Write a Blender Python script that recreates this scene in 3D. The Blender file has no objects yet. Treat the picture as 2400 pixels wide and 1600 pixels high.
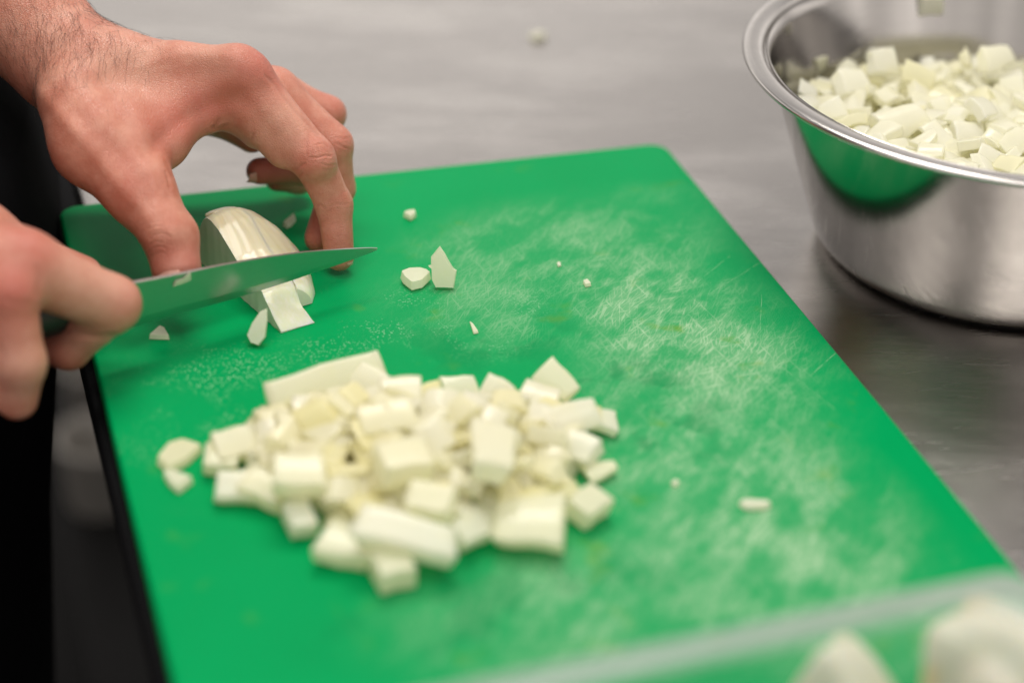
import bpy, bmesh, math, random
import numpy as np
from mathutils import Vector, Matrix, Euler
SC = bpy.context.scene
COL = SC.collection
rnd = random.Random(7)

# ------------------------------------------------------------------ camera, world, lamps
FPX = 4761.0                                   # focal length in pixels of the 2400 px wide photograph
CAM = np.array([-0.06072, -0.93164, 0.47751])
RI = np.array([0.956, -0.2917, 0.0307]); UP = np.array([0.1259, 0.5027, 0.8552])
RI /= np.linalg.norm(RI); FW = np.cross(UP, RI); FW /= np.linalg.norm(FW); UP = np.cross(RI, FW)
cam = bpy.data.cameras.new('camera'); camo = bpy.data.objects.new('camera', cam); COL.objects.link(camo)
camo.matrix_world = Matrix(((RI[0], UP[0], -FW[0], CAM[0]), (RI[1], UP[1], -FW[1], CAM[1]),
                            (RI[2], UP[2], -FW[2], CAM[2]), (0, 0, 0, 1)))
cam.sensor_width = 36; cam.lens = FPX / 2400 * 36
cam.clip_start = 0.02; cam.clip_end = 50
cam.dof.use_dof = True; cam.dof.focus_distance = 0.948; cam.dof.aperture_fstop = 2.7
cam.dof.aperture_blades = 0
SC.camera = camo

W = bpy.data.worlds.new('World'); SC.world = W; W.use_nodes = True
nt = W.node_tree; nt.nodes.clear()
wo = nt.nodes.new('ShaderNodeOutputWorld'); wb = nt.nodes.new('ShaderNodeBackground')
wtc = nt.nodes.new('ShaderNodeTexCoord'); wsx = nt.nodes.new('ShaderNodeSeparateXYZ')
wr = nt.nodes.new('ShaderNodeValToRGB')
nt.links.new(wtc.outputs['Generated'], wsx.inputs[0])
wm = nt.nodes.new('ShaderNodeMath'); wm.operation = 'MULTIPLY_ADD'; wm.inputs[1].default_value = .5; wm.inputs[2].default_value = .5
nt.links.new(wsx.outputs['Z'], wm.inputs[0]); nt.links.new(wm.outputs[0], wr.inputs[0])
cr = wr.color_ramp
cr.elements[0].position = .3; cr.elements[0].color = (.02, .02, .022, 1)
cr.elements[1].position = .95; cr.elements[1].color = (.62, .58, .54, 1)
for p_, c_ in ((.50, (.26, .245, .235, 1)), (.56, (1.05, .985, .93, 1)), (.70, (1.15, 1.08, 1.02, 1)), (.745, (.62, .59, .57, 1)), (.775, (.30, .285, .28, 1)), (.88, (.42, .40, .39, 1))):
    e = cr.elements.new(p_); e.color = c_
wn = nt.nodes.new('ShaderNodeTexNoise'); wn.inputs['Scale'].default_value = 3.4; wn.inputs['Detail'].default_value = 2
wmp = nt.nodes.new('ShaderNodeMapping'); wmp.inputs[1].default_value = (2.7, .4, 5.1)
nt.links.new(wtc.outputs['Generated'], wmp.inputs[0]); nt.links.new(wmp.outputs[0], wn.inputs['Vector'])
wrr = nt.nodes.new('ShaderNodeMapRange'); wrr.inputs[1].default_value = .3; wrr.inputs[2].default_value = .7; wrr.inputs[3].default_value = .48; wrr.inputs[4].default_value = 1.25
nt.links.new(wn.outputs[0], wrr.inputs[0])
wmx = nt.nodes.new('ShaderNodeVectorMath'); wmx.operation = 'SCALE'; nt.links.new(wr.outputs[0], wmx.inputs[0]); nt.links.new(wrr.outputs[0], wmx.inputs['Scale'])
nt.links.new(wmx.outputs[0], wb.inputs[0]); wb.inputs[1].default_value = 1.02
nt.links.new(wb.outputs[0], wo.inputs[0])

def area(name, loc, tgt, sx, sy, power, col):
    l = bpy.data.lights.new(name, 'AREA'); l.shape = 'RECTANGLE'; l.size = sx; l.size_y = sy
    l.energy = power; l.color = col
    o = bpy.data.objects.new(name, l); COL.objects.link(o); o.location = loc
    o.rotation_euler = (Vector(tgt) - Vector(loc)).to_track_quat('-Z', 'Y').to_euler()
    return o
area('ceiling_lamp', (0.40, 0.64, 1.62), (.2, -.1, 0), .80, .36, 14.5, (1, .945, .88))
area('ceiling_lamp', (-0.08, -0.08, 1.70), (.2, -.1, 0), .42, 1.0, 8, (1, .95, .89))

area('ceiling_lamp', (0.30, -0.95, 1.65), (.2, -.15, 0), 1.0, .42, 7, (1, .95, .89))
SC.view_settings.view_transform = 'Standard'; SC.view_settings.look = 'None'
SC.view_settings.exposure = 0.10; SC.view_settings.gamma = 1
SC.cycles.max_bounces = 14; SC.cycles.diffuse_bounces = 12; SC.cycles.transmission_bounces = 14; SC.cycles.transparent_max_bounces = 12
SC.cycles.caustics_reflective = False; SC.cycles.caustics_refractive = False
SC.cycles.sample_clamp_indirect = 6
SC.cycles.use_denoising = True

# ------------------------------------------------------------------ helpers
def ray(u, v): return FW + RI * (u - 1200) / FPX - UP * (v - 800) / FPX
def atd(u, v, d): return CAM + ray(u, v) * d                # point seen at photo pixel (u,v), d metres along the axis
def atz(u, v, z=0.0):
    r = ray(u, v); return CAM + r * (z - CAM[2]) / r[2]    # ... on the level z
def proj(P):
    d = np.asarray(P) - CAM; z = d @ FW
    return 1200 + FPX * (d @ RI) / z, 800 - FPX * (d @ UP) / z, z

def tag(o, label=None, cat=None, group=None, kind=None):
    for k, v in (('label', label), ('category', cat), ('group', group), ('kind', kind)):
        if v: o[k] = v
    return o
def link(name, me, mat=None, parent=None, smooth=True):
    o = bpy.data.objects.new(name, me); COL.objects.link(o)
    if mat and not me.materials: me.materials.append(mat)
    if smooth: me.polygons.foreach_set('use_smooth', [True] * len(me.polygons))
    if parent: o.parent = parent
    return o
def empty(name, loc=(0, 0, 0)):
    o = bpy.data.objects.new(name, None); COL.objects.link(o); o.location = loc; o.empty_display_size = .02
    return o
def pyd(name, vs, fs):
    me = bpy.data.meshes.new(name); me.from_pydata([tuple(map(float, v)) for v in vs], [], fs); me.update(); return me
def frombm(name, bm):
    me = bpy.data.meshes.new(name); bm.normal_update(); bm.to_mesh(me); bm.free(); return me
def lathe(name, prof, n=128):
    vs = []; fs = []; m = len(prof)
    for i in range(n):
        a = 2 * math.pi * i / n
        for r, z in prof: vs.append((r * math.cos(a), r * math.sin(a), z))
    for i in range(n):
        j = (i + 1) % n
        for k in range(m - 1): fs.append((i * m + k, j * m + k, j * m + k + 1, i * m + k + 1))
    return pyd(name, vs, fs)

# ------------------------------------------------------------------ node helpers
class NT:
    def __init__(s, name):
        s.m = bpy.data.materials.new(name); s.m.use_nodes = True; s.t = s.m.node_tree; s.t.nodes.clear()
        s.out = s.t.nodes.new('ShaderNodeOutputMaterial'); s.b = s.t.nodes.new('ShaderNodeBsdfPrincipled')
        s.t.links.new(s.b.outputs[0], s.out.inputs[0]); s.tc = s.t.nodes.new('ShaderNodeTexCoord')
    def set(s, inp, v):
        if hasattr(v, 'is_linked') or isinstance(v, bpy.types.NodeSocket): s.t.links.new(v, inp)
        else:
            if isinstance(v, tuple) and len(v) == 3 and inp.type == 'RGBA': v = v + (1,)
            inp.default_value = v
    def P(s, **k):
        for a, v in k.items(): s.set(s.b.inputs[a.replace('_', ' ')], v)
        return s
    def math(s, op, a, b=0.0, c=None, clamp=False):
        n = s.t.nodes.new('ShaderNodeMath'); n.operation = op; n.use_clamp = clamp
        s.set(n.inputs[0], a); s.set(n.inputs[1], b)
        if c is not None: s.set(n.inputs[2], c)
        return n.outputs[0]
    def map(s, vec, loc=(0, 0, 0), rot=(0, 0, 0), scale=(1, 1, 1)):
        n = s.t.nodes.new('ShaderNodeMapping'); s.set(n.inputs[0], vec)
        n.inputs[1].default_value = loc; n.inputs[2].default_value = rot; n.inputs[3].default_value = scale
        return n.outputs[0]
    def noise(s, vec, scale, detail=3, rough=.55, dist=0):
        n = s.t.nodes.new('ShaderNodeTexNoise'); s.set(n.inputs['Vector'], vec); s.set(n.inputs['Scale'], scale)
        n.inputs['Detail'].default_value = detail; n.inputs['Roughness'].default_value = rough; n.inputs['Distortion'].default_value = dist
        return n.outputs[0]
    def voro(s, vec, scale, feat='F1', out=0):
        n = s.t.nodes.new('ShaderNodeTexVoronoi'); n.feature = feat; s.set(n.inputs['Vector'], vec); n.inputs['Scale'].default_value = scale
        return n.outputs[out]
    def ramp(s, f, stops, interp='LINEAR'):
        n = s.t.nodes.new('ShaderNodeValToRGB'); s.set(n.inputs[0], f); c = n.color_ramp; c.interpolation = interp
        while len(c.elements) < len(stops): c.elements.new(.5)
        for e, (p, v) in zip(c.elements, stops):
            e.position = p; e.color = (v + (1,)) if isinstance(v, tuple) else (v, v, v, 1)
        return n.outputs[0]
    def sstep(s, x, lo, hi):
        n = s.t.nodes.new('ShaderNodeMapRange'); n.interpolation_type = 'SMOOTHSTEP'; s.set(n.inputs[0], x)
        n.inputs[1].default_value = lo; n.inputs[2].default_value = hi
        return n.outputs[0]
    def mix(s, f, a, b, mode='MIX'):
        n = s.t.nodes.new('ShaderNodeMix'); n.data_type = 'RGBA'; n.blend_type = mode; s.set(n.inputs[0], f)
        s.set(n.inputs[6], a); s.set(n.inputs[7], b); return n.outputs[2]
    def bump(s, h, strength, dist, prev=None):
        n = s.t.nodes.new('ShaderNodeBump'); n.inputs['Strength'].default_value = strength; n.inputs['Distance'].default_value = dist
        s.set(n.inputs['Height'], h)
        if prev is not None: s.set(n.inputs['Normal'], prev)
        return n.outputs[0]
    def sep(s, v):
        n = s.t.nodes.new('ShaderNodeSeparateXYZ'); s.set(n.inputs[0], v); return n.outputs
    def attr(s, name):
        n = s.t.nodes.new('ShaderNodeAttribute'); n.attribute_name = name; return n.outputs['Fac']
    def rand(s):
        n = s.t.nodes.new('ShaderNodeObjectInfo'); return n.outputs['Random']

# ------------------------------------------------------------------ materials
def mat_board():
    n = NT('green_polyethylene'); p = n.tc.outputs['Object']; X, Y, Z = n.sep(p)
    # worn area: an uneven patch right of the middle of the board
    def blob(cx, cy, sx, sy, rot):
        q = n.map(p, loc=(-cx, -cy, 0)); q = n.map(q, rot=(0, 0, rot)); a, b, c = n.sep(q)
        d = n.math('SQRT', n.math('ADD', n.math('POWER', n.math('DIVIDE', n.math('ABSOLUTE', a), sx), 2), n.math('POWER', n.math('DIVIDE', n.math('ABSOLUTE', b), sy), 2)))
        return n.sstep(d, 1.25, .25)
    def pb(u, v, sx, sy, rot, amp):
        c = atz(u, v); return n.math('MULTIPLY', blob(c[0], c[1], sx, sy, rot), amp)
    m = pb(1600, 780, .055, .105, -.15, 1.0)
    for a in ((1760, 1180, .060, .13, -.1, 1.0), (1330, 580, .085, .055, 0, .55), (1500, 1400, .10, .05, 0, .72), (1180, 700, .06, .05, 0, .45), (1950, 1400, .05, .07, 0, .7), (1500, 490, .05, .03, 0, .22)):
        m = n.math('MAXIMUM', m, pb(*a))
    big = n.math('ADD', n.math('MULTIPLY', n.noise(p, 30, 5, .65), .5), n.math('MULTIPLY', n.noise(n.map(n.map(p, rot=(0, 0, -.80)), scale=(.25, 1, 1)), 62, 4, .65), .5))
    mm = n.math('MULTIPLY', m, n.math('MULTIPLY_ADD', n.sstep(big, .42, .58), .80, .20), clamp=True)
    # knife scratches in several directions
    scr = None
    for i, (a, sc, lo, hi) in enumerate(((.35, 70, .56, .70), (.75, 90, .57, .70), (-.35, 60, .58, .72), (1.25, 80, .58, .72), (.55, 160, .55, .68), (.1, 130, .57, .7))):
        q = n.map(p, loc=(i * 3.1, i, 0), rot=(0, 0, a - 1.35)); q = n.map(q, scale=(.05, 1, 1))
        s_ = n.sstep(n.noise(q, sc * 11, 2, .5, .0), lo + .01, hi - .03)
        scr = s_ if scr is None else n.math('MAXIMUM', scr, s_)
    weave_q = n.map(p, rot=(0, 0, .4))
    wx, wy, wz = n.sep(weave_q)
    weave = n.math('MULTIPLY', n.math('SINE', n.math('MULTIPLY', wx, 5200)), n.math('SINE', n.math('MULTIPLY', wy, 5200)))
    haze = n.math('MULTIPLY', mm, n.math('ADD', n.math('MULTIPLY', scr, .55), n.math('ADD', .36, n.math('MULTIPLY', weave, .12))), clamp=True)
    sparse = n.math('MULTIPLY', n.math('MULTIPLY', scr, n.sstep(n.noise(p, 20, 3, .6), .52, .72)), n.math('MULTIPLY', n.sstep(m, .0, .4), .35))
    haze = n.math('MAXIMUM', haze, sparse)
    # a few long single cuts
    def cut(u0, v0, u1, v1, w=.00026, s=.42):
        a = atz(u0, v0); b = atz(u1, v1); L = math.hypot(b[0] - a[0], b[1] - a[1]); th = math.atan2(b[1] - a[1], b[0] - a[0])
        q = n.map(p, loc=(-a[0], -a[1], 0)); q = n.map(q, rot=(0, 0, -th)); x, y, z = n.sep(q)
        wob = n.math('MULTIPLY', n.math('SUBTRACT', n.noise(q, 60, 1), .5), .0012)
        k = n.sstep(n.math('ABSOLUTE', n.math('ADD', y, wob)), w, w * .3)
        ins = n.math('MULTIPLY', n.math('GREATER_THAN', x, 0), n.math('LESS_THAN', x, L))
        br = n.sstep(n.noise(q, 180, 2), .35, .55)
        return n.math('MULTIPLY', n.math('MULTIPLY', k, n.math('MULTIPLY', ins, br)), s)
    for c in ((1785, 690, 1776, 960), (1766, 770, 1790, 930), (1838, 800, 1845, 880), (1900, 880, 2030, 760, .0003, .5), (1660, 690, 1790, 610, .0002, .5),
              (1520, 560, 1660, 545, .0002, .4), (1820, 850, 1960, 960, .0002, .5), (1560, 720, 1710, 600, .0002, .5)):
        haze = n.math('MAXIMUM', haze, cut(*c))
    green = n.mix(n.noise(p, 9, 3), (.000, .290, .078), (.000, .345, .102))
    col = n.mix(n.math('MULTIPLY', haze, .80), green, (.52, .68, .46))
    # olive onion-juice stains
    st = n.math('MULTIPLY', n.sstep(n.noise(n.map(p, loc=(4, 2, 0)), 34, 3, .6), .60, .74), n.math('ADD', .25, n.math('MULTIPLY', m, .75)))
    col = n.mix(n.math('MULTIPLY', st, .85), col, (.12, .31, .02))
    damp = n.math('MULTIPLY', n.sstep(n.noise(n.map(p, loc=(9, 3, 0)), 30, 3, .6), .50, .60), n.math('MAXIMUM', pb(1470, 960, .045, .06, 0, 1.0), n.math('MAXIMUM', pb(1150, 800, .05, .03, 0, .7), pb(1150, 1400, .08, .04, 0, .7))))
    col = n.mix(n.math('MULTIPLY', damp, .55), col, (.0, .20, .058))
    # wet specks, their glints painted in as pale dots
    dots = n.sstep(n.voro(p, 750), .34, .16)
    dm = n.math('MULTIPLY', n.sstep(n.noise(n.map(p, loc=(1, 7, 0)), 26, 4, .6), .47, .62),
                n.math('MAXIMUM', blob(.06, -.20, .075, .075, .3), blob(.15, -.155, .07, .04, .1)))
    dots = n.math('MULTIPLY', dots, dm)
    col = n.mix(n.math('MULTIPLY', dots, .55), col, (.62, .80, .62))
    n.P(Base_Color=col, Roughness=n.math('ADD', .40, n.math('MULTIPLY', haze, .25)), Specular_IOR_Level=.03)
    b = n.bump(n.math('ADD', weave, n.math('MULTIPLY', dots, 2.2)), .25, .00022)
    b = n.bump(scr, .12, .0002, b)
    n.P(Normal=b)
    return n.m

def mat_steel_table():
    n = NT('brushed_steel'); p = n.tc.outputs['Object']
    q = n.map(p, rot=(0, 0, .33))
    st = n.noise(n.map(q, scale=(.35, 30, 1)), 14, 5, .62)
    st2 = n.noise(n.map(q, scale=(.25, 40, 1)), 60, 3, .6)
    bl = n.noise(p, 7, 4, .6)
    cl = n.noise(n.map(q, scale=(.4, 1, 1)), 18, 4, .6)
    col = n.mix(bl, (.45, .43, .415), (.56, .54, .52))
    col = n.mix(n.math('MULTIPLY', st, .65), col, (.33, .315, .30))
    col = n.mix(n.math('MULTIPLY', n.sstep(cl, .42, .68), .55), col, (.68, .655, .63))
    # scuffs and single scratches
    s1 = n.sstep(n.noise(n.map(q, loc=(3, 1, 0), scale=(.05, 1, 1)), 420, 2), .66, .74)
    s2 = n.sstep(n.noise(n.map(p, loc=(5, 1, 0), rot=(0, 0, 1.1), scale=(.06, 1, 1)), 480, 2), .68, .76)
    sc_ = n.math('MAXIMUM', s1, n.math('MULTIPLY', s2, .6))
    rg = n.math('ADD', .11, n.math('ADD', n.math('MULTIPLY', st, .12), n.math('MULTIPLY', cl, .14)))
    rg = n.math('ADD', rg, n.math('MULTIPLY', sc_, .12))
    b = n.bump(st2, .20, .0004); b = n.bump(sc_, .10, .0003, b)
    n.P(Base_Color=col, Metallic=1.0, Roughness=rg, Normal=b)
    return n.m
def mat_metal(name, col, rough, brush=None, bstr=.1):
    n = NT(name); p = n.tc.outputs['Object']
    if brush:
        st = n.noise(n.map(p, scale=brush), 40, 3, .6); sm = n.noise(p, 30, 4, .6)
        n.P(Roughness=n.math('ADD', rough, n.math('MULTIPLY', n.math('ADD', st, sm), .08)), Normal=n.bump(st, bstr, .0003))
        n.P(Base_Color=n.mix(st, col, tuple(c * .9 for c in col)))
    else: n.P(Base_Color=col, Roughness=rough)
    n.P(Metallic=1.0); return n.m
def mat_onion(name='onion_flesh', a=(.95, .93, .72), b=(.96, .95, .83), sss=.0, trans=.0, scl=.0034, glow=.46):
    n = NT(name); p = n.tc.outputs['Object']; r = n.rand()
    fib = n.noise(n.map(p, scale=(.10, 1, 1)), 900, 3, .6)
    spot = n.noise(p, 120, 3, .6)
    col = n.mix(n.sstep(r, .1, .9), a, b)
    col = n.mix(n.math('MULTIPLY', n.sstep(spot, .5, .8), .35), col, (.93, .91, .58))
    col = n.mix(n.math('MULTIPLY', n.sstep(fib, .50, .75), .25), col, (.90, .90, .66))
    n.P(Base_Color=col, Roughness=.17, Specular_IOR_Level=.5, Transmission_Weight=trans, IOR=1.36, Subsurface_Weight=sss, Subsurface_Scale=scl,
        Coat_Weight=.35, Coat_Roughness=.07, Subsurface_Radius=(1.0, .96, .82), Normal=n.bump(n.math('ADD', n.math('MULTIPLY', fib, .6), spot), .30, .0008))
    # light passes into the flesh and wanders out again
    tl = n.t.nodes.new('ShaderNodeBsdfTranslucent'); n.set(tl.inputs[0], n.mix(.5, col, (.99, .985, .90)))
    mx = n.t.nodes.new('ShaderNodeMixShader'); mx.inputs[0].default_value = glow
    n.t.links.new(n.b.outputs[0], mx.inputs[1]); n.t.links.new(tl.outputs[0], mx.inputs[2]); n.t.links.new(mx.outputs[0], n.out.inputs[0])
    return n.m
def mat_onion_skin():
    n = NT('onion_outer_layer'); p = n.tc.outputs['Object']      # local X runs root to tip
    X, Y, Z = n.sep(p)
    ang = n.math('ARCTAN2', n.math('SUBTRACT', Y, .010), n.math('ADD', X, .016))
    c = n.t.nodes.new('ShaderNodeCombineXYZ'); n.set(c.inputs[0], n.math('MULTIPLY', X, 4.0)); n.set(c.inputs[1], ang); n.set(c.inputs[2], 0.0)
    rib = n.noise(n.map(c.outputs[0], scale=(.5, 1, 1)), 7, 3, .6, .1)
    fine = n.noise(n.map(c.outputs[0], scale=(.35, 1, 1)), 22, 3, .6)
    w = n.sstep(n.noise(p, 45, 3, .6), .50, .74)
    col = n.mix(n.sstep(rib, .35, .68), (.83, .76, .52), (.87, .81, .59))
    col = n.mix(n.math('MULTIPLY', n.sstep(fine, .54, .72), .32), col, (.72, .60, .32))
    col = n.mix(n.math('MULTIPLY', w, .5), col, (.84, .66, .34))
    inner = n.mix(n.sstep(n.noise(n.map(p, scale=(.12, 1, 1)), 500, 3, .6), .42, .66), (.84, .845, .62), (.88, .87, .72))
    inner = n.mix(n.math('MULTIPLY', n.sstep(n.noise(p, 160, 3), .5, .72), .4), inner, (.80, .82, .54))
    col = n.mix(n.sstep(X, .035, .058), col, inner)
    n.P(Base_Color=col, Roughness=.30, Coat_Weight=.35, Coat_Roughness=.12, Subsurface_Weight=.6, Subsurface_Scale=.004, Subsurface_Radius=(1, .8, .4),
        Normal=n.bump(n.math('ADD', n.math('MULTIPLY', rib, .8), n.math('MULTIPLY', fine, .5)), .22, .0010))
    return n.m
def mat_skin():
    n = NT('skin'); p = n.tc.outputs['Object']
    red = n.attr('red'); pale = n.attr('pale'); cr = n.attr('crease')
    mot = n.noise(p, 70, 5, .65); mot2 = n.noise(n.map(p, loc=(2, 2, 2)), 160, 3, .6)
    col = n.mix(n.sstep(mot, .32, .7), (.545, .190, .125), (.675, .315, .225))
    col = n.mix(n.math('MULTIPLY', n.sstep(mot2, .45, .75), .40), col, (.56, .22, .14))
    col = n.mix(n.math('MULTIPLY', red, 1.0), col, (.52, .135, .095))
    col = n.mix(n.math('MULTIPLY', pale, .6), col, (.70, .44, .32))
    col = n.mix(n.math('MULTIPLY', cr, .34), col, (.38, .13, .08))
    cells = n.voro(n.map(p, scale=(1, 1, 1)), 850, 'DISTANCE_TO_EDGE')
    cells = n.sstep(cells, 0, .16)
    wr = n.noise(n.map(p, rot=(.4, .3, .5), scale=(1, .22, 1)), 900, 2, .6)
    por = n.noise(p, 2200, 2, .5)
    b = n.bump(n.math('ADD', n.math('MULTIPLY', cells, .7), n.math('ADD', n.math('MULTIPLY', wr, .8), n.math('MULTIPLY', por, .4))), .55, .00036)
    n.P(Base_Color=col, Roughness=n.math('ADD', .30, n.math('MULTIPLY', mot2, .14)), Specular_IOR_Level=.5, Subsurface_Weight=.22,
        Subsurface_Scale=.0045, Subsurface_Radius=(1, .38, .2), Normal=b)
    return n.m
def mat_plain(name, col, rough=.5, spec=.5, noise=0):
    n = NT(name)
    if noise: n.P(Base_Color=n.mix(n.noise(n.tc.outputs['Object'], noise, 4), col, tuple(c * .6 for c in col)))
    else: n.P(Base_Color=col)
    n.P(Roughness=rough, Specular_IOR_Level=spec); return n.m
def mat_clear(name='clear_polycarbonate', milk=.05):
    n = NT(name); t = n.t
    tr = t.nodes.new('ShaderNodeBsdfTransparent'); tr.inputs[0].default_value = (.90, .935, .92, 1)
    gl = t.nodes.new('ShaderNodeBsdfGlossy'); gl.inputs['Roughness'].default_value = .16
    d0 = t.nodes.new('ShaderNodeBsdfTranslucent'); d0.inputs[0].default_value = (.8, .86, .82, 1)
    d1 = t.nodes.new('ShaderNodeBsdfDiffuse'); d1.inputs[0].default_value = (.72, .80, .75, 1)
    df = t.nodes.new('ShaderNodeMixShader'); df.inputs[0].default_value = .6; t.links.new(d0.outputs[0], df.inputs[1]); t.links.new(d1.outputs[0], df.inputs[2])
    fr = t.nodes.new('ShaderNodeFresnel'); pass
    ge = t.nodes.new('ShaderNodeNewGeometry'); n.set(fr.inputs[0], n.math('MULTIPLY_ADD', ge.outputs['Backfacing'], 1 / 1.5 - 1.5, 1.5))
    m1 = t.nodes.new('ShaderNodeMixShader'); m2 = t.nodes.new('ShaderNodeMixShader')
    m1.inputs[0].default_value = milk
    t.links.new(tr.outputs[0], m1.inputs[1]); t.links.new(df.outputs[0], m1.inputs[2])
    n.set(m2.inputs[0], n.math('MULTIPLY', fr.outputs[0], 1.0, clamp=True))
    t.links.new(m1.outputs[0], m2.inputs[1]); t.links.new(gl.outputs[0], m2.inputs[2])
    t.links.new(m2.outputs[0], n.out.inputs[0]); return n.m

M_BOARD = mat_board(); M_TABLE = mat_steel_table()
M_BOWL = mat_metal('bowl_steel', (.46, .44, .42), .06, (1, 1, 14), .02)
M_RIM = mat_metal('rim_steel', (.56, .54, .52), .16, (4, 4, 4), .04)
M_BLADE = mat_metal('blade_steel', (.52, .53, .51), .22, (1, 20, 20), .03)
M_ON = mat_onion(); M_SCR = mat_onion('onion_scrap_flesh', (.93, .925, .75), (.94, .935, .80), 0, 0, .002, .45); M_ONW = mat_onion('onion_flesh_white', (.96, .95, .82), (.97, .965, .88)); M_ON2 = mat_onion('onion_flesh_yellow', (.94, .90, .56), (.95, .92, .68))
M_ONS = mat_onion_skin(); M_ONF = mat_onion('onion_cut_face', (.92, .90, .74), (.92, .90, .74), 0, 0, .003, .14); M_SKIN = mat_skin()
M_BLACK = mat_plain('black_cotton', (.005, .005, .006), .95, .04, 60)
M_HANDLE = mat_plain('black_handle', (.015, .015, .016), .45)
M_FILM = mat_plain('onion_film', (.52, .60, .40), .25)
M_NAIL = mat_plain('nail', (.66, .36, .28), .28)
M_HAIR = mat_plain('dark_hair', (.035, .018, .010), .5)
M_EDGE_SHADE = mat_plain('black_rubber', (.006, .006, .007), .8, .1)  # near-black colour standing in for shade on the table's front edge
M_CLEAR = mat_clear(); M_CRIM = mat_clear('scuffed_polycarbonate', .38)
M_TUB = mat_plain('grey_plastic', (.5, .47, .43), .5, .3)
M_FLOOR = mat_plain('dark_floor', (.016, .0155, .0155), .6, .12, 5)

# ------------------------------------------------------------------ table, floor, board
TZ = -0.012
def rounded_slab(name, x0, x1, y0, y1, z0, z1, cr, bev, seg=6, fine=1):
    pts = []
    for cx, cy, a0 in ((x1 - cr, y1 - cr, 0), (x0 + cr, y1 - cr, 90), (x0 + cr, y0 + cr, 180), (x1 - cr, y0 + cr, 270)):
        for i in range(seg + 1):
            a = math.radians(a0 + 90 * i / seg); pts.append((cx + cr * math.cos(a), cy + cr * math.sin(a)))
    bm = bmesh.new(); vs = [bm.verts.new((x, y, z0)) for x, y in pts]
    f = bm.faces.new(vs); r = bmesh.ops.extrude_face_region(bm, geom=[f])
    for v in [g for g in r['geom'] if isinstance(g, bmesh.types.BMVert)]: v.co.z = z1
    bmesh.ops.recalc_face_normals(bm, faces=bm.faces)
    ed = [e for e in bm.edges if abs(e.verts[0].co.z - e.verts[1].co.z) < 1e-7]
    bmesh.ops.bevel(bm, geom=ed, offset=bev, segments=3, affect='EDGES', profile=.5)
    return frombm(name, bm)
def shade_auto(o, ang=40):
    me = o.data; bm = bmesh.new(); bm.from_mesh(me)
    for e in bm.edges:
        if len(e.link_faces) == 2 and e.calc_face_angle(0) > math.radians(ang): e.smooth = False
    bm.to_mesh(me); bm.free()

fl = link('floor', pyd('floor', [(-4, -4, -.9), (4, -4, -.9), (4, 4, -.9), (-4, 4, -.9)], [(0, 1, 2, 3)]), M_FLOOR)
tag(fl, kind='structure')
tbl = empty('steel_table', (.7, .1, -.9))
tag(tbl, 'brushed stainless steel worktable under the green board and bowl', 'table')
def child_slab(name, parent, *a, mat=M_TABLE, **k):
    o = link(name, rounded_slab(name, *a, **k), mat); o.parent = parent; o.matrix_parent_inverse = Matrix.Translation(-parent.location)
    shade_auto(o, 50); return o
child_slab('table_top', tbl, .012, 1.5, -1.15, 1.35, TZ - .022, TZ, .012, .004)
child_slab('edge_band', tbl, -.004, .0118, -1.14, 1.34, TZ - .022, TZ - .0006, .004, .002, mat=M_EDGE_SHADE)  # added strip along the table front, its deep shade painted as black
child_slab('lower_shelf', tbl, .02, 1.47, -1.1, 1.3, -.70, -.67, .012, .003, mat=M_FLOOR)
for x, y in ((.06, -1.05), (.06, 1.25), (1.42, -1.05), (1.42, 1.25)):
    child_slab('leg', tbl, x - .02, x + .02, y - .02, y + .02, -.9, TZ - .023, .008, .001)
brd = link('chopping_board', rounded_slab('chopping_board', 0, .325, -.65, 0, TZ, 0, .010, .0016), M_BOARD)
shade_auto(brd, 50)
tag(brd, 'green plastic chopping board scuffed pale by knife cuts, on the steel table', 'chopping board')

for k_, (x_, y_, r_, h_, lb) in enumerate(((.078, .84, .034, .06, 'small pale grey tub far back on the dark shelf under the table'), (.062, .69, .038, .07, 'larger pale grey tub in front on the dark shelf under the table'))):
    tb_ = link('tub', lathe('tub', [(.0005, .002), (r_ * .85, 0), (r_, h_), (r_ * 1.08, h_), (r_ * 1.08, h_ + .004), (r_ * .98, h_ + .004), (r_ * .84, .004), (.0005, .004)], 40), M_TUB)
    tb_.location = (x_, y_, -.67); tag(tb_, lb, 'tub')

# ------------------------------------------------------------------ steel bowl
BX, BY = .4576, -.1306
bowl = empty('steel_bowl', (BX, BY, TZ)); tag(bowl, 'deep stainless steel mixing bowl with rolled rim, filled with diced onion', 'bowl')
H = .1022
def wall_r(z):                                             # inner radius of the wall
    t = min(max((z - .018) / (H - .018), 0), 1); return .0968 + (.1266 - .0968) * t
po = [(.0001, .0035), (.0775, .0035), (.080, .0014), (.0828, .0008), (.0862, .0016), (.0893, .0036), (.0922, .0070), (.0946, .0118), (.0968, .018)]
for i in range(1, 13):
    z = .018 + (H - .003 - .018) * i / 12; po.append((wall_r(z), z))
pi = [(r - .0009, z + .0009) for r, z in po][::-1]
bw = link('bowl_wall', lathe('bowl_wall', po + pi[:1] + pi, 160), M_BOWL, bowl)
# rolled rim: flat flange bent out and down
rim = [(.1260, H - .0048), (.1267, H - .0024), (.1280, H - .0008), (.1298, H - .0001), (.1330, H), (.1360, H - .0001), (.1371, H - .0008), (.1375, H - .0019),
       (.1370, H - .0027), (.1358, H - .0022), (.1300, H - .0024), (.1276, H - .0048), (.1260, H - .0048)]
link('rim', lathe('rim', rim, 160), M_RIM, bowl)

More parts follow.
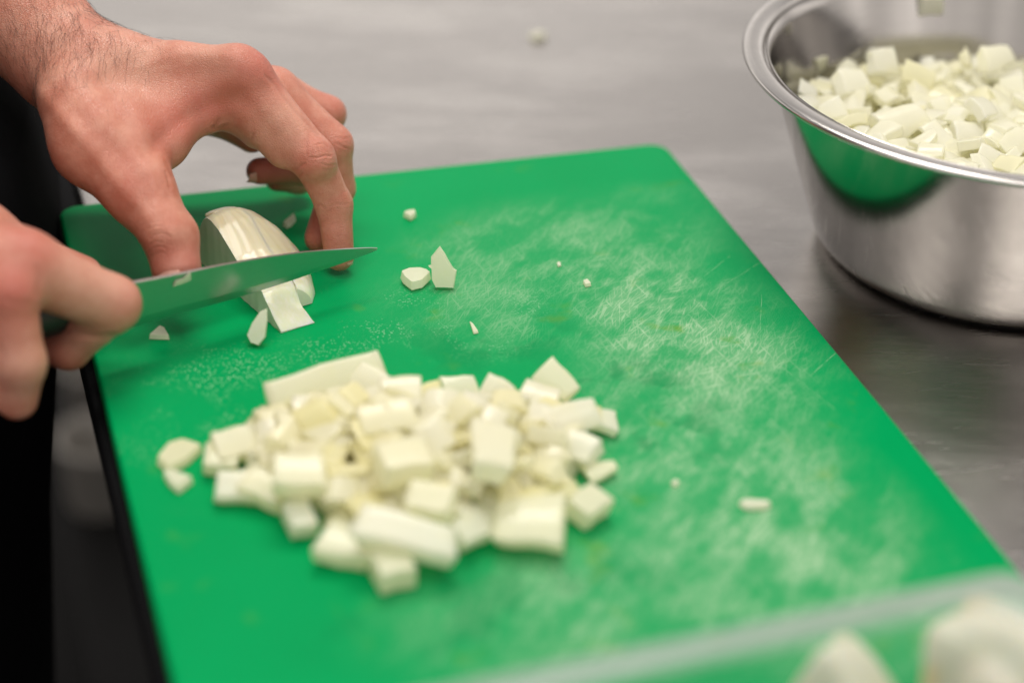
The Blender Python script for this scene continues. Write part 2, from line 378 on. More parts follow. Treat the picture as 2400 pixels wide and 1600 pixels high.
# ------------------------------------------------------------------ onion pieces
def chunk(name, l, w, t, bend=0., seed=0, jit=.16, taper=0., round_=.03, cuts=5, wedge=0.):
    """a cut piece of onion layer: l long (x), w wide (y), t thick (z), curved about x by bend (radians over its width)"""
    r = random.Random(seed); bm = bmesh.new(); bmesh.ops.create_cube(bm, size=2)
    bmesh.ops.subdivide_edges(bm, edges=bm.edges[:], cuts=cuts, use_grid_fill=True)
    cj = {(a, b, c): Vector((r.uniform(-jit, jit), r.uniform(-jit, jit), r.uniform(-jit, jit) * .7)) for a in (0, 1) for b in (0, 1) for c in (0, 1)}
    ph = r.uniform(0, 6)
    for v in bm.verts:
        p = v.co.copy()
        q = Vector([math.copysign(1 - (1 - abs(c)) ** 1.6, c) for c in p])
        inn = Vector([max(-1 + round_, min(1 - round_, c)) for c in q]); d = q - inn
        if d.length > 1e-6: q = inn + d.normalized() * round_ * min(1, d.length / round_) if d.length > round_ else q
        f = [(c + 1) / 2 for c in q]; off = Vector((0, 0, 0))
        for (a, b, c), o in cj.items():
            off += o * ((f[0] if a else 1 - f[0]) * (f[1] if b else 1 - f[1]) * (f[2] if c else 1 - f[2]))
        q = q + off
        x = q.x * l / 2; y = q.y * w / 2 * (1 + taper * q.x); z = q.z * t / 2 * (1 + wedge * q.y)
        y += .03 * w * math.sin(q.x * 4 + ph)
        if abs(bend) > 1e-3:
            R = w / abs(bend); a = y / R; s = 1 if bend > 0 else -1
            rr = R + s * z; y, z = rr * math.sin(a), s * (rr * math.cos(a) - R)
        v.co = (x, y, z)
    zmin = min(v.co.z for v in bm.verts); zmax = max(v.co.z for v in bm.verts)
    for v in bm.verts: v.co.z -= (zmin + zmax) / 2
    return frombm(name, bm)

def place(name, me, mat, pos, rot=(0, 0, 0), scale=1.0, label=None, cat='onion piece', group=None, parent=None):
    o = bpy.data.objects.new(name, me)
    if not me.materials: me.materials.append(mat)
    me.polygons.foreach_set('use_smooth', [True] * len(me.polygons))
    COL.objects.link(o); o.location = tuple(map(float, pos)); o.rotation_euler = rot
    o.scale = (scale,) * 3 if not isinstance(scale, tuple) else scale
    return tag(o, label, cat, group)

VAR = []
for i in range(26):
    r = random.Random(100 + i)
    VAR.append(chunk('onion_piece', r.uniform(.010, .0165), r.uniform(.0085, .013), r.uniform(.003, .0075), r.uniform(.3, 1.5), i, .36, r.uniform(-.3, .3), .05))
    VAR[-1].materials.append(M_ON if i % 3 else M_ON2)
R = math.radians
G_HEAP = 'diced onion pieces in the heap on the board'
def dice(me, u, v, z, rx=0, ry=0, rz=0, s=.77, label=None, group=G_HEAP):
    return place('onion_piece', me, M_ON, atz(u, v, z * .86), (R(rx), R(ry), R(rz)), s if me.name[-3:] != 'big' else 1, label, 'onion piece', group)
# --- outlying and easily told pieces of the heap (photo pixel, height of centre)
c_ = lambda *a, **k: chunk('onion_piece', *a, **k)
dice(c_(.055, .021, .009, .5, 1, .08, .03), 768, 918, .0125, 52, 0, 14, s=.95, label='long curved onion strip with cut lines along the back of the heap')
dice(c_(.050, .0175, .012, .35, 2, .12, -.05), 952, 1258, .017, 20, 8, -28, label='long pale onion baton lying across the front of the heap')
dice(c_(.018, .0185, .013, .1, 3, .05), 920, 1332, .0075, 4, 0, 6, label='small square onion cube alone at the very front of the heap')
dice(c_(.026, .016, .010, .3, 4, .16, -.25), 815, 1285, .0075, 10, 6, -38, label='white pointed onion piece at the front left of the heap')
dice(c_(.0135, .0165, .010, .1, 5, .08), 703, 1216, .0075, 15, 0, 8, label='small upright onion cube at the lower left of the heap')
dice(c_(.034, .028, .010, .35, 6, .14, .12), 1240, 1225, .0105, 12, -6, -22, label='large pale square onion slab at the front right of the heap')
dice(c_(.0195, .015, .012, .2, 7, .08), 1380, 1186, .0075, 12, 0, 30, label='onion cube lying apart at the right front of the heap')
dice(c_(.034, .016, .009, .6, 8, .1, -.15), 1335, 985, .016, 38, -6, 6, label='smooth white onion slice at the upper right of the heap')
dice(c_(.024, .0135, .007, .5, 9, .1, -.2), 1306, 893, .013, 30, 24, -55, label='tilted onion sliver standing at the back right of the heap')
dice(c_(.018, .014, .006, .7, 10, .15, -.3), 1078, 912, .009, 30, 0, 10, label='thin glossy onion slice at the back middle of the heap')
dice(c_(.019, .017, .009, .4, 11, .15, -.2), 1165, 925, .010, 40, 10, -40, label='pointed onion cube at the back of the heap beside the glossy slice')
dice(c_(.021, .016, .010, .2, 12, .06), 548, 1045, .010, 25, 0, 8, label='yellowish onion cube at the left end of the heap')
dice(c_(.018, .015, .010, .2, 13, .1), 520, 1078, .006, 10, 0, -20, label='pale onion cube tucked under the left end of the heap')
dice(c_(.021, .015, .009, .4, 14, .12), 553, 1143, .0065, 20, 0, -18, label='yellow green onion piece at the lower left edge of the heap')
dice(c_(.024, .014, .010, .3, 15, .1), 620, 1150, .008, 15, 10, -40, label='yellow onion piece on the left slope of the heap')
dice(c_(.0255, .019, .016, .1, 16, .05, .03), 943, 1085, .030, 10, 4, 6, label='big square cream onion cube on top of the heap')
dice(c_(.026, .020, .012, .3, 17, .1), 700, 1115, .022, 15, 5, -10, label='broad whitish onion cube on the left part of the heap top')
dice(c_(.030, .016, .013, .4, 18, .06), 905, 990, .026, 20, 0, 4, label='ribbed onion block behind the big cube on the heap')
dice(c_(.022, .019, .009, .7, 19, .1), 940, 928, .019, 25, 0, -10, label='rounded translucent onion piece at the back of the heap top')
dice(c_(.040, .020, .013, .4, 20, .1, .1), 1150, 1060, .030, 15, 0, 72, label='large smooth yellow white onion wedge on the right of the heap top')
dice(c_(.023, .016, .012, .2, 21, .08), 1010, 1175, .024, 20, 0, -30, label='white onion cube above the long baton in the heap')
dice(c_(.017, .011, .005, .5, 22, .15, -.4), 1420, 990, .0045, 10, 0, 60, label='tiny glossy onion tip at the far right of the heap')
dice(c_(.018, .010, .004, .4, 23, .1, -.5), 1408, 1103, .004, 10, 0, 10, label='thin pointed onion chip at the right edge of the heap')
dice(c_(.015, .012, .010, .1, 24, .08), 722, 958, .016, 20, 0, 5, label='small onion cube leaning on the long back strip')
dice(c_(.019, .013, .009, .3, 25, .1), 642, 985, .0095, 20, 0, 10, label='small pale onion cube at the left back of the heap')
dice(c_(.018, .014, .009, .4, 26, .1), 1100, 1245, .009, 15, 0, 20, label='onion cube between the long baton and the large square slab')
dice(c_(.020, .015, .009, .4, 27, .12), 1360, 1055, .010, 25, 0, -50, label='pale onion slice at the right side of the heap')
dice(c_(.020, .014, .010, .3, 28, .1), 870, 895, .016, 40, 10, -50, label='onion wedge at the right end of the long back strip')
# --- the body of the heap
foot = [(560, 1010), (640, 960), (760, 935), (900, 925), (1060, 940), (1180, 930), (1290, 925), (1390, 985), (1385, 1080), (1350, 1150),
        (1290, 1230), (1150, 1230), (1060, 1215), (960, 1270), (850, 1270), (740, 1205), (640, 1165), (570, 1110)]
fpoly = [atz(u, v, .004)[:2] for u, v in foot]
def inside(x, y, poly):
    c = False; j = len(poly) - 1
    for i in range(len(poly)):
        (xi, yi), (xj, yj) = poly[i], poly[j]
        if (yi > y) != (yj > y) and x < (xj - xi) * (y - yi) / (yj - yi) + xi: c = not c
        j = i
    return c
def edged(x, y, poly):
    best = 9
    for i in range(len(poly)):
        a = np.array(poly[i - 1]); b = np.array(poly[i]); p = np.array((x, y)); t = np.clip(((p - a) @ (b - a)) / ((b - a) @ (b - a)), 0, 1)
        best = min(best, np.linalg.norm(p - a - t * (b - a)))
    return best
xs = [p[0] for p in fpoly]; ys = [p[1] for p in fpoly]
taken = []; hv = []; hf = []
def heap_label(x, y, layer):
    u, v, d = proj((x, y, .01))
    side_ = 'left' if u < 800 else ('right' if u > 1130 else 'middle')
    dep = 'back' if v < 980 else ('front' if v > 1120 else 'centre')
    lay = ('lying on the board under the', 'in the middle layer of the', 'near the top of the', 'on the very top of the')[layer]
    return 'small diced onion piece %s heap, %s %s' % (lay, side_, dep)
for layer, (z, inset, sep) in enumerate(((.0046, .003, .0088), (.0104, .009, .0088), (.0160, .018, .0092), (.0208, .030, .0100))):
    for k in range(1400):
        x = rnd.uniform(min(xs), max(xs)); y = rnd.uniform(min(ys), max(ys))
        if not inside(x, y, fpoly) or edged(x, y, fpoly) < inset: continue
        if any((x - a) ** 2 + (y - b) ** 2 < sep ** 2 for a, b, l in taken if l == layer): continue
        taken.append((x, y, layer))
        til = 14 if layer == 0 else 30
        if layer < 2 and edged(x, y, fpoly) > (.013 if layer == 0 else .024):      # buried in the heap
            me_ = VAR[rnd.randrange(26)]; M_ = Matrix.Translation((x, y, z)) @ Euler((R(rnd.uniform(-til, til)), R(rnd.uniform(-til, til)), rnd.uniform(0, 6.3))).to_matrix().to_4x4()
            b_ = len(hv); hv += [tuple(M_ @ v_.co) for v_ in me_.vertices]; hf += [tuple(b_ + i_ for i_ in p_.vertices) for p_ in me_.polygons]
            continue
        place('onion_piece', VAR[rnd.randrange(26)], M_ON, (x, y, z + rnd.uniform(-.001, .0015)),
              (R(rnd.uniform(-til, til) + (12 if layer else 0)), R(rnd.uniform(-til, til)), rnd.uniform(0, 6.3)), rnd.uniform(.82, 1.08),
              heap_label(x, y, layer), 'onion piece', G_HEAP)
tag(link('diced_onion', pyd('diced_onion', hv, hf), M_ON), 'diced onion buried under the top pieces of the heap on the board', 'diced onion', None, 'stuff')
# --- loose scraps on the board
def flake(name, outline, z0, th, label, cat='onion scrap', up=0., mat=None, dome=.0):
    """a flat flake traced on the board: outline in photo pixels, lifted by up per pixel of v"""
    vb = max(v for u, v in outline)
    O2 = []                                                  # round the corners a little
    for i in range(len(outline)):
        a, b = np.array(outline[i], float), np.array(outline[(i + 1) % len(outline)], float); O2 += [a * .93 + b * .07, a * .07 + b * .93]
    P = [atz(u, v, z0 + up * (vb - v)) for u, v in O2]
    c = np.mean(P, axis=0); P = [p - c for p in P]; n = len(P)
    vs = [(p[0], p[1], p[2]) for p in P] + [(p[0] * .9, p[1] * .9, p[2] * .9 + th) for p in P] + [(0, 0, th * (1 + dome)), (0, 0, 0)]
    fs = [(i, (i + 1) % n, n + (i + 1) % n, n + i) for i in range(n)] + [(n + i, n + (i + 1) % n, 2 * n) for i in range(n)] + [((i + 1) % n, i, 2 * n + 1) for i in range(n)]
    me = pyd(name, vs, fs); bm = bmesh.new(); bm.from_mesh(me); bmesh.ops.recalc_face_normals(bm, faces=bm.faces); bm.to_mesh(me); bm.free()
    o = link(name, me, mat or M_SCR, smooth=False); o.location = tuple(c); return tag(o, label, cat)
flake('onion_scrap', [(348, 794), (375, 770), (386, 775), (398, 796), (370, 795)], .0006, .0022, 'small triangular translucent onion flake on the board under the knife')
flake('onion_scrap', [(938, 651), (958, 643), (985, 642), (1000, 646), (1011, 653), (990, 674), (965, 680), (945, 664)], .001, .004, 'flat half moon onion flake beside the upright chip', up=.00004, dome=.1)
flake('onion_scrap', [(945, 508), (955, 502), (972, 500), (975, 508), (963, 517)], .0006, .0025, 'small white onion bit near the far edge of the board')
flake('onion_scrap', [(1100, 754), (1108, 760), (1122, 780), (1110, 783)], .0004, .0008, 'tiny onion sliver in the middle of the board')
flake('onion_scrap', [(1366, 663), (1376, 659), (1386, 670), (1372, 673)], .0004, .0016, 'tiny onion crumb on the scuffed middle of the board')
flake('onion_scrap', [(1305, 617), (1313, 616), (1315, 624), (1307, 625)], .0004, .0008, 'speck of onion on the far scuffed part of the board')
flake('onion_scrap', [(366, 1085), (395, 1050), (430, 1040), (478, 1055), (440, 1090), (395, 1112)], .0008, .0035, 'yellow diamond shaped onion piece left of the heap', mat=M_ON2)
flake('onion_scrap', [(382, 1115), (400, 1110), (455, 1130), (420, 1157), (398, 1140)], .0008, .003, 'white onion bit touching the yellow piece left of the heap')
flake('onion_scrap', [(1730, 1182), (1745, 1176), (1800, 1180), (1808, 1186), (1790, 1194), (1745, 1195)], .0005, .002, 'flat white onion shred on the right part of the board')
flake('onion_scrap', [(1572, 1134), (1582, 1126), (1592, 1130), (1584, 1142)], .0004, .001, 'small pale onion speck right of the heap')
# upright chip
def solid(name, poly3, thick, mat, label=None, cat=None, parent=None, nrm=None):
    """a thin solid from a 3D polygon, thickened along nrm"""
    P = [np.array(p) for p in poly3]; c = np.mean(P, axis=0); n = len(P)
    if nrm is None:
        nrm = sum((np.cross(P[i] - c, P[(i + 1) % n] - c) for i in range(n)), np.zeros(3)); nrm = nrm / np.linalg.norm(nrm)
    off = np.array(nrm) * thick
    F_ = [p - c for p in P]; B_ = [(p - c) * .94 + off for p in P]
    me = pyd(name, F_ + B_ + [np.array(nrm) * -thick * .15, off], [(i, (i + 1) % n, n + (i + 1) % n, n + i) for i in range(n)] + [((i + 1) % n, i, 2 * n) for i in range(n)] + [(n + i, n + (i + 1) % n, 2 * n + 1) for i in range(n)])
    bm = bmesh.new(); bm.from_mesh(me); bmesh.ops.recalc_face_normals(bm, faces=bm.faces)
    bmesh.ops.bevel(bm, geom=bm.edges[:], offset=thick * .10, segments=1, affect='EDGES'); bm.to_mesh(me); bm.free()
    o = link(name, me, mat, parent, smooth=False); o.location = tuple(c)
    return tag(o, label, cat)
dch = proj(atz(1045, 672, 0))[2]
def lean(u, v, vb, ub, k=.35):                              # a point of a flake that stands on the board at row vb and leans back
    base = atz(ub, vb, .0002); h = (vb - v)
    r = ray(u, v); nrm = np.array([FW[0], FW[1], 0]); nrm /= np.linalg.norm(nrm); pl = nrm * 1.0 + np.array([0, 0, -k])
    t = ((base - CAM) @ pl) / (r @ pl); return CAM + r * t
solid('onion_scrap', [lean(u, v, 674, 1045) for u, v in ((1021, 673), (1012, 655), (1011, 628), (1004, 622), (1010, 620), (1010, 602), (1031, 576), (1044, 595), (1053, 612), (1063, 628), (1071, 633), (1068, 650), (1064, 674), (1042, 673))],
      -.003, M_SCR, 'upright pointed onion chip standing on the middle of the board', 'onion scrap')
# table crumb far back
tb = chunk('onion_crumb', .0085, .0065, .0025, .3, 55, .3); place('onion_crumb', tb, M_ON, atz(1260, 84, TZ + .0014), (0, 0, .4), 1, 'small blurred onion crumb alone on the far steel table', 'crumb')
# wet scrap behind the onion half
flake('onion_scrap', [(663, 528), (690, 505), (694, 518), (682, 532), (672, 536)], .0006, .002, 'thin wet onion shred on the board behind the onion half')

# ------------------------------------------------------------------ onion half under the knife
KN_E = [(337, 762, .0150), (420, 733, .0150), (558, 697, .0150), (614, 680, .0150), (686.5, 655.7, .0160), (795.6, 619, .0170), (856, 597.5, .0185), (884, 585.5, .0195)]
A_ = atz(478, 622, 0); B_ = atz(660, 782, 0)                # foot of the cut flank: back end, front end on the board
ax = (B_ - A_); ax[2] = 0; AL = np.linalg.norm(ax); ax /= AL; side = np.array([-ax[1], ax[0], 0])    # side points right/away
def onion_half():
    root = empty('onion_half', tuple(A_))
    tag(root, 'peeled half onion with root end, held by the fingers and cut by the knife', 'onion')
    mw = Matrix(((ax[0], side[0], 0, 0), (ax[1], side[1], 0, 0), (0, 0, 1, 0), (0, 0, 0, 1)))
    S_ = [-.0062, -.0055, -.0045, -.002, .002, .0058, .010, .017, .0255, .0335, .043, .052, .0579, .0622, .069, .0748]
    H_ = [.002, .0075, .0125, .0200, .0258, .0282, .0288, .0272, .0230, .0192, .0167, .0155, .0144, .0094, .0045, .0006]
    W_ = [.014, .018, .0205, .025, .0300, .0338, .0365, .0395, .0405, .0392, .0350, .0310, .0262, .0225, .0200, .0185]
    def prof(s, q):
        h = np.interp(s, S_, H_); w = np.interp(s, S_, W_)
        crown = 1 + (.55 * q * (1 - q)) * min(1, max(0, (.075 - s) / .05))
        return w * q, h * crown * max(1 - q ** 2.7, 0) ** .55
    def strip(name, y0, y1, s1, mat, sh=(0, 0), rot=0):
        ns = 70; nq = 26; s_ = [(-.0062 + (s1 + .0062) * (i / ns)) for i in range(ns + 1)]; vs = []; fs = []; top = []
        for i, s in enumerate(s_):
            w = np.interp(s, S_, W_); row = []
            ya, yb = min(y0, w * .999), min(y1, w)
            jag = .00012 * math.sin(s * 900)
            for j in range(nq + 1):
                y = ya + (yb - ya) * (1 - (1 - j / nq) ** 1.5 if y1 > .03 else j / nq); z = prof(s, min(1, y / w))[1]
                rib = .00012 * math.sin(math.atan2(y - .008, s + .02) * 60 + math.sin(s * 200)) + (.0005 * math.sin(y * 320 + s * 90) + .0004 * math.sin(s * 520 + y * 200)) * min(1, max(0, (s - .04) / .02)) * min(1, z / .004)
                if y0 == 0: z *= 1 - .30 * (y / .0175) ** 4 * min(1, max(0, (s - .054) / .01))
                row.append((s, y, max(z + rib, .0003)))
            row = [(s, ya + (jag if y0 == 0 else 0), .0002)] + row + [(s, yb, .0002)]
            top.append(row)
        m = nq + 3
        for r_ in top: vs += r_
        mi = []
        for i in range(ns):
            for k in range(m):
                k2 = (k + 1) % m
                fs.append((i * m + k, (i + 1) * m + k, (i + 1) * m + k2, i * m + k2)); mi.append(0 if 1 <= k < m - 2 else 1)
        fs += [tuple(range(m)), tuple(range(ns * m, (ns + 1) * m))]; mi += [1, 1]
        me = pyd(name, vs, fs); me.materials.append(M_ONS); me.materials.append(M_ONF)
        me.polygons.foreach_set('material_index', mi); me.polygons.foreach_set('use_smooth', [x == 0 for x in mi])
        bm = bmesh.new(); bm.from_mesh(me); bmesh.ops.recalc_face_normals(bm, faces=bm.faces)
        for e in bm.edges:
            if len(e.link_faces) == 2 and e.link_faces[0].material_index != e.link_faces[1].material_index: e.smooth = False
        bm.to_mesh(me); bm.free()
        o = bpy.data.objects.new(name, me); COL.objects.link(o); o.parent = root; o.matrix_basis = mw @ Matrix.Translation((sh[0], sh[1], 0)) @ Euler((0, 0, rot)).to_matrix().to_4x4()
        return o
    strip('slice', 0, .0175, .0748, M_ONS)
    strip('slice', .0173, .08, .0590, M_ONS, (0, .0), .004)
    rp = chunk('root_plate', .0085, .0145, .0042, .3, 77, .25, 0, .5); q = bpy.data.objects.new('root_plate', rp); COL.objects.link(q); rp.materials.append(M_ONS)
    rp.polygons.foreach_set('use_smooth', [True] * len(rp.polygons))
    q.parent = root; q.matrix_basis = mw @ Matrix.Translation((.0022, .0100, .0266)) @ Euler((-.12, -.42, .2)).to_matrix().to_4x4()
    return root
onion = onion_half()

# ------------------------------------------------------------------ knife
def knife():
    root = empty('knife', tuple(atz(420, 733, .015)))
    tag(root, 'steel kitchen knife held over the half onion, blade mirroring the green board', 'knife')
    E_ = [atz(u, v, z) for u, v, z in KN_E]
    a = E_[0]; b = E_[-1]; d = b - a; d2 = np.array([d[0], d[1], 0]); d2 /= np.linalg.norm(d2)
    nrm = np.array([d2[1], -d2[0], 0])                      # toward the viewer
    upv = np.array([0, 0, 1.0]) + nrm * .06; upv /= np.linalg.norm(upv)
    nn = np.cross(d2, upv)
    nn = nn if nn @ nrm > 0 else -nn
    # blade plane through a, spanned by d2 and upv; trace edge and spine into it
    def on(u, v):
        r = ray(u, v); t = ((a - CAM) @ nn) / (r @ nn); return CAM + r * t
    edge = [on(u, v) for u, v in ((250, 786), (337, 760), (420, 734), (490, 716), (558, 697), (614, 680), (686.5, 656.5), (740, 638), (795.6, 619.5), (830, 607), (856, 597.5), (872, 591.5), (883, 586))]
    spine = [on(u, v) for u, v in ((250, 672), (296, 664), (420, 641), (480, 628), (536, 617), (580, 609), (626, 601.5), (711, 590), (760, 586), (810, 583), (850, 581), (872, 580.5), (884, 581))]
    vs = []; n = len(edge); th = .0021
    for i in range(n):
        f = 1 - .75 * (i / (n - 1)); s = spine[i]; e = edge[i]; q = e * .8 + s * .2
        vs += [e, q + nn * th * .30 * f, s + nn * th * .5 * f, s - nn * th * .5 * f, q - nn * th * .30 * f]
    fs = []
    for i in range(n - 1):
        for k in range(5): fs.append((i * 5 + k, (i + 1) * 5 + k, (i + 1) * 5 + (k + 1) % 5, i * 5 + (k + 1) % 5))
    fs += [(4, 3, 2, 1, 0), tuple((n - 1) * 5 + k for k in range(5))]
    vs = [v - np.array(root.location) for v in vs]
    me = pyd('blade', vs, fs); bm = bmesh.new(); bm.from_mesh(me); bmesh.ops.recalc_face_normals(bm, faces=bm.faces); bm.to_mesh(me); bm.free()
    bl = link('blade', me, M_BLADE, root, smooth=False)
    # handle runs back inside the fist
    h0 = edge[0] * .38 + spine[0] * .62 - nn * .002; hb = h0 - d2 * .115 + np.array([0, 0, .006])
    vs = []; fs = []; m = 16
    prof = ((0, .0085, .0055), (.1, .009, .0065), (.35, .0105, .008), (.6, .010, .008), (.9, .0115, .0085), (1, .010, .008))
    for t, ry, rx in prof:
        c = h0 * (1 - t) + hb * t
        for k in range(m):
            an = 2 * math.pi * k / m; vs.append(c + nn * rx * math.cos(an) + upv * ry * math.sin(an) - np.array(root.location))
    for i in range(len(prof) - 1):
        for k in range(m): fs.append((i * m + k, i * m + (k + 1) % m, (i + 1) * m + (k + 1) % m, (i + 1) * m + k))
    fs += [tuple(range(m)), tuple(range((len(prof) - 1) * m, len(prof) * m))]
    link('handle', pyd('handle', vs, fs), M_HANDLE, root)
    # a film of onion on the blade
    F_ = [on(u, v) + nn * .0011 for u, v in ((402, 668), (408, 655), (425, 650), (444, 634), (445, 652), (424, 661))]
    solid('onion_film', F_, .0006, M_FILM, 'bit of pale onion stuck to the knife blade near its spine', 'onion scrap', None, nn)
    return root, on, nn, d2
KNIFE, onb, KN_N, KN_D = knife()

# pieces of the onion cut free in front of the blade
solid('onion_scrap', [lean(u, v, 808, 598, .6) for u, v in ((580, 786), (592, 757), (612, 728), (626, 722), (627, 752), (623, 790), (607, 810), (588, 803))], -.0035, M_SCR,
      'leaf shaped onion piece leaning on the front of the half onion', 'onion scrap')

# ------------------------------------------------------------------ clear container with peeled onions
CA = atz(1160 / .98, 1564 / .98, .1)
def container():
    pL = atz(1506, 1490, .07); pR = atz(2322, 1322, .07); ex = pR - pL; ex[2] = 0; ex /= np.linalg.norm(ex); ey = np.array([ex[1], -ex[0], 0])   # ey toward the viewer
    corner = atz(2395, 1318, .07); wx, wy = .255, .165
    o0 = corner - ex * wx                                   # far left corner of the rim
    root = empty('clear_container', tuple(o0 + ex * wx / 2 + ey * wy / 2 - np.array([0, 0, .07])))
    tag(root, 'clear plastic food container with wide rim holding peeled onions, in the blurred foreground', 'container')
    def ring(inset, z, cr, seg=8):
        pts = []
        for cx, cy, a0 in ((wx - inset - cr, inset + cr, -90), (wx - inset - cr, wy - inset - cr, 0), (inset + cr, wy - inset - cr, 90), (inset + cr, inset + cr, 180)):
            for i in range(seg + 1):
                a = math.radians(a0 + 90 * i / seg); p = o0 + ex * (cx + cr * math.cos(a)) + ey * (cy + cr * math.sin(a)); pts.append((p[0], p[1], z))
        return pts
    def loft(name, rings, close=False):
        vs = []; fs = []; m = len(rings[0])
        for r_ in rings: vs += [np.array(p) - np.array(root.location) for p in r_]
        for i in range(len(rings) - 1):
            for k in range(m): fs.append((i * m + k, i * m + (k + 1) % m, (i + 1) * m + (k + 1) % m, (i + 1) * m + k))
        if close: fs.append(tuple(range((len(rings) - 1) * m, len(rings) * m)))
        me = pyd(name, vs, fs); bm = bmesh.new(); bm.from_mesh(me); bmesh.ops.recalc_face_normals(bm, faces=bm.faces); bm.to_mesh(me); bm.free()
        return link(name, me, M_CRIM if name == 'rim' else M_CLEAR, root)
    zr = .07
    loft('rim', [ring(.0125, zr - .004, .020), ring(.0115, zr - .0005, .020), ring(.0095, zr, .020), ring(.002, zr, .012), ring(.0, zr - .002, .011), ring(.0, zr - .007, .011), ring(.002, zr - .0072, .011), ring(.0022, zr - .003, .011), ring(.0108, zr - .0032, .02)])
    loft('container_wall', [ring(.0126, zr - .004, .020), ring(.019, .012, .022), ring(.024, .003, .024), ring(.030, .0008, .024)], True)
    return root, o0, ex, ey
CONT, CO, CEX, CEY = container()
def mat_peeled():
    n = NT('peeled_onion_skin'); p = n.tc.outputs['Object']; X, Y, Z = n.sep(p); ang = n.math('ARCTAN2', X, Y)
    c = n.t.nodes.new('ShaderNodeCombineXYZ'); n.set(c.inputs[0], ang); n.set(c.inputs[1], n.math('MULTIPLY', Z, 4.0))
    rib = n.noise(n.map(c.outputs[0], scale=(1, .4, 1)), 9, 3); w = n.sstep(n.noise(p, 26, 3), .52, .70)
    col = n.mix(n.sstep(rib, .35, .7), (.82, .76, .60), (.86, .82, .71)); col = n.mix(n.math('MULTIPLY', w, .8), col, (.80, .52, .16))
    n.P(Base_Color=col, Roughness=.35, Subsurface_Weight=.3, Subsurface_Scale=.005, Subsurface_Radius=(1, .8, .45)); return n.m
M_ONP = mat_peeled()
for u_, v_, z_, dims, e_, lb in ((2350, 1622, .025, (.050, .040, .042), (.15, .25, .5), 'larger peeled onion chunk at the right end of the clear container'),
                                 (1965, 1652, .019, (.034, .030, .032), (.6, .45, .5), 'smaller peeled onion chunk left of the larger one in the clear container')):
    me_ = chunk('peeled_onion', dims[0], dims[1], dims[2], .9, int(u_), .22, .12, .35, 7); o_ = place('peeled_onion', me_, M_ONP, atz(u_, v_, z_), e_, 1, lb, 'onion', 'peeled onions in the clear container')

# ------------------------------------------------------------------ bowl contents
G_BOWL = 'diced onion filling the steel bowl'
def heap_z(x, y):                                          # surface of the onion in the bowl, relative to world
    r = math.hypot(x - BX, y - BY); return .0515 + .006 * math.exp(-(r / .07) ** 2) - .055 * (x - BX) - .080 * (y - BY)
# everything under the top layer: one mound nobody can count
vs = []; fs = []
def add_piece(me, M):
    b = len(vs)
    for v in me.vertices: vs.append(tuple(M @ v.co))
    for p in me.polygons: fs.append(tuple(b + i for i in p.vertices))
r2 = random.Random(5)
small = [chunk('diced_onion', .017, .014, .009, .4, 300 + i, .2, 0, .12, 3) for i in range(6)]
SMALL = [chunk('onion_piece', r_.uniform(.010, .017), r_.uniform(.008, .013), r_.uniform(.0028, .0060), r_.uniform(.2, 1.2), 500 + i, .32, r_.uniform(-.3, .3), .04) for i, r_ in ((i, random.Random(900 + i)) for i in range(22))]
for k in range(560):
    a = r2.uniform(0, 6.283); q = math.sqrt(r2.random()) * .099; x, y = BX + q * math.cos(a), BY + q * math.sin(a)
    z = heap_z(x, y) - .006 - r2.random() * .010
    if q > wall_r(z - TZ - .006) - .010: continue
    add_piece(small[k % 6], Matrix.Translation((x, y, z)) @ Euler((r2.uniform(-.5, .5), r2.uniform(-.5, .5), r2.uniform(0, 6.3))).to_matrix().to_4x4())
un = link('diced_onion', pyd('diced_onion', vs, fs), M_ON); tag(un, 'mass of diced onion packed under the top layer in the steel bowl', 'diced onion', None, 'stuff')
tops = []
def bowl_label(x, y):
    u, v, d = proj((x, y, .055))
    dep = 'against the far wall' if v < 170 else ('in the back half' if v < 230 else ('in the middle' if v < 310 else ('in the front half' if v < 380 else 'under the near rim')))
    sd = 'left' if u < 2080 else ('centre left' if u < 2230 else ('centre right' if u < 2360 else 'right'))
    return 'thin diced onion piece in the steel bowl, %s, %s' % (dep, sd)
for k in range(5000):
    a = r2.uniform(0, 6.283); q = math.sqrt(r2.random()) * .114; x, y = BX + q * math.cos(a), BY + q * math.sin(a)
    z = heap_z(x, y) + r2.uniform(-.002, .004)
    if q > wall_r(z - TZ - .004) - .0088: continue
    u, v, d = proj((x, y, z))
    if u > 2470 or len(tops) > 290: continue
    if any((x - b[0]) ** 2 + (y - b[1]) ** 2 < .0102 ** 2 for b in tops): continue
    tops.append((x, y))
    place('onion_piece', SMALL[r2.randrange(22)], M_ONW if len(tops) % 3 else M_ON, (x, y, z), (r2.uniform(-.6, .6) + .15, r2.uniform(-.6, .6), r2.uniform(0, 6.3)), r2.uniform(.8, 1.15),
          bowl_label(x, y), 'onion piece', G_BOWL)
BT = [('tall pale onion piece standing against the far wall of the bowl', 2068, 145, .068, (1.0, .2, .3), 1.25),
      ('yellow onion wedge beside the tall piece at the back of the bowl', 2150, 175, .064, (.9, .3, -.4), 1.1),
      ('broad white onion cube at the left side of the bowl filling', 2000, 200, .062, (.6, .2, .2), 1.45),
      ('white onion slice near the front rim inside the bowl', 2110, 290, .063, (.5, -.2, .1), 1.3),
      ('pointed onion sliver rising at the back right of the bowl', 2262, 138, .067, (1.1, .4, .9), 1.0),
      ('square white onion cube at the back right of the bowl', 2330, 140, .066, (.7, .1, .2), 1.25),
      ('pale onion cube in the middle of the bowl filling', 2300, 260, .070, (.5, .3, .6), 1.25),
      ('glossy onion piece low at the front of the bowl filling', 2330, 350, .062, (.5, -.3, .4), 1.25)]
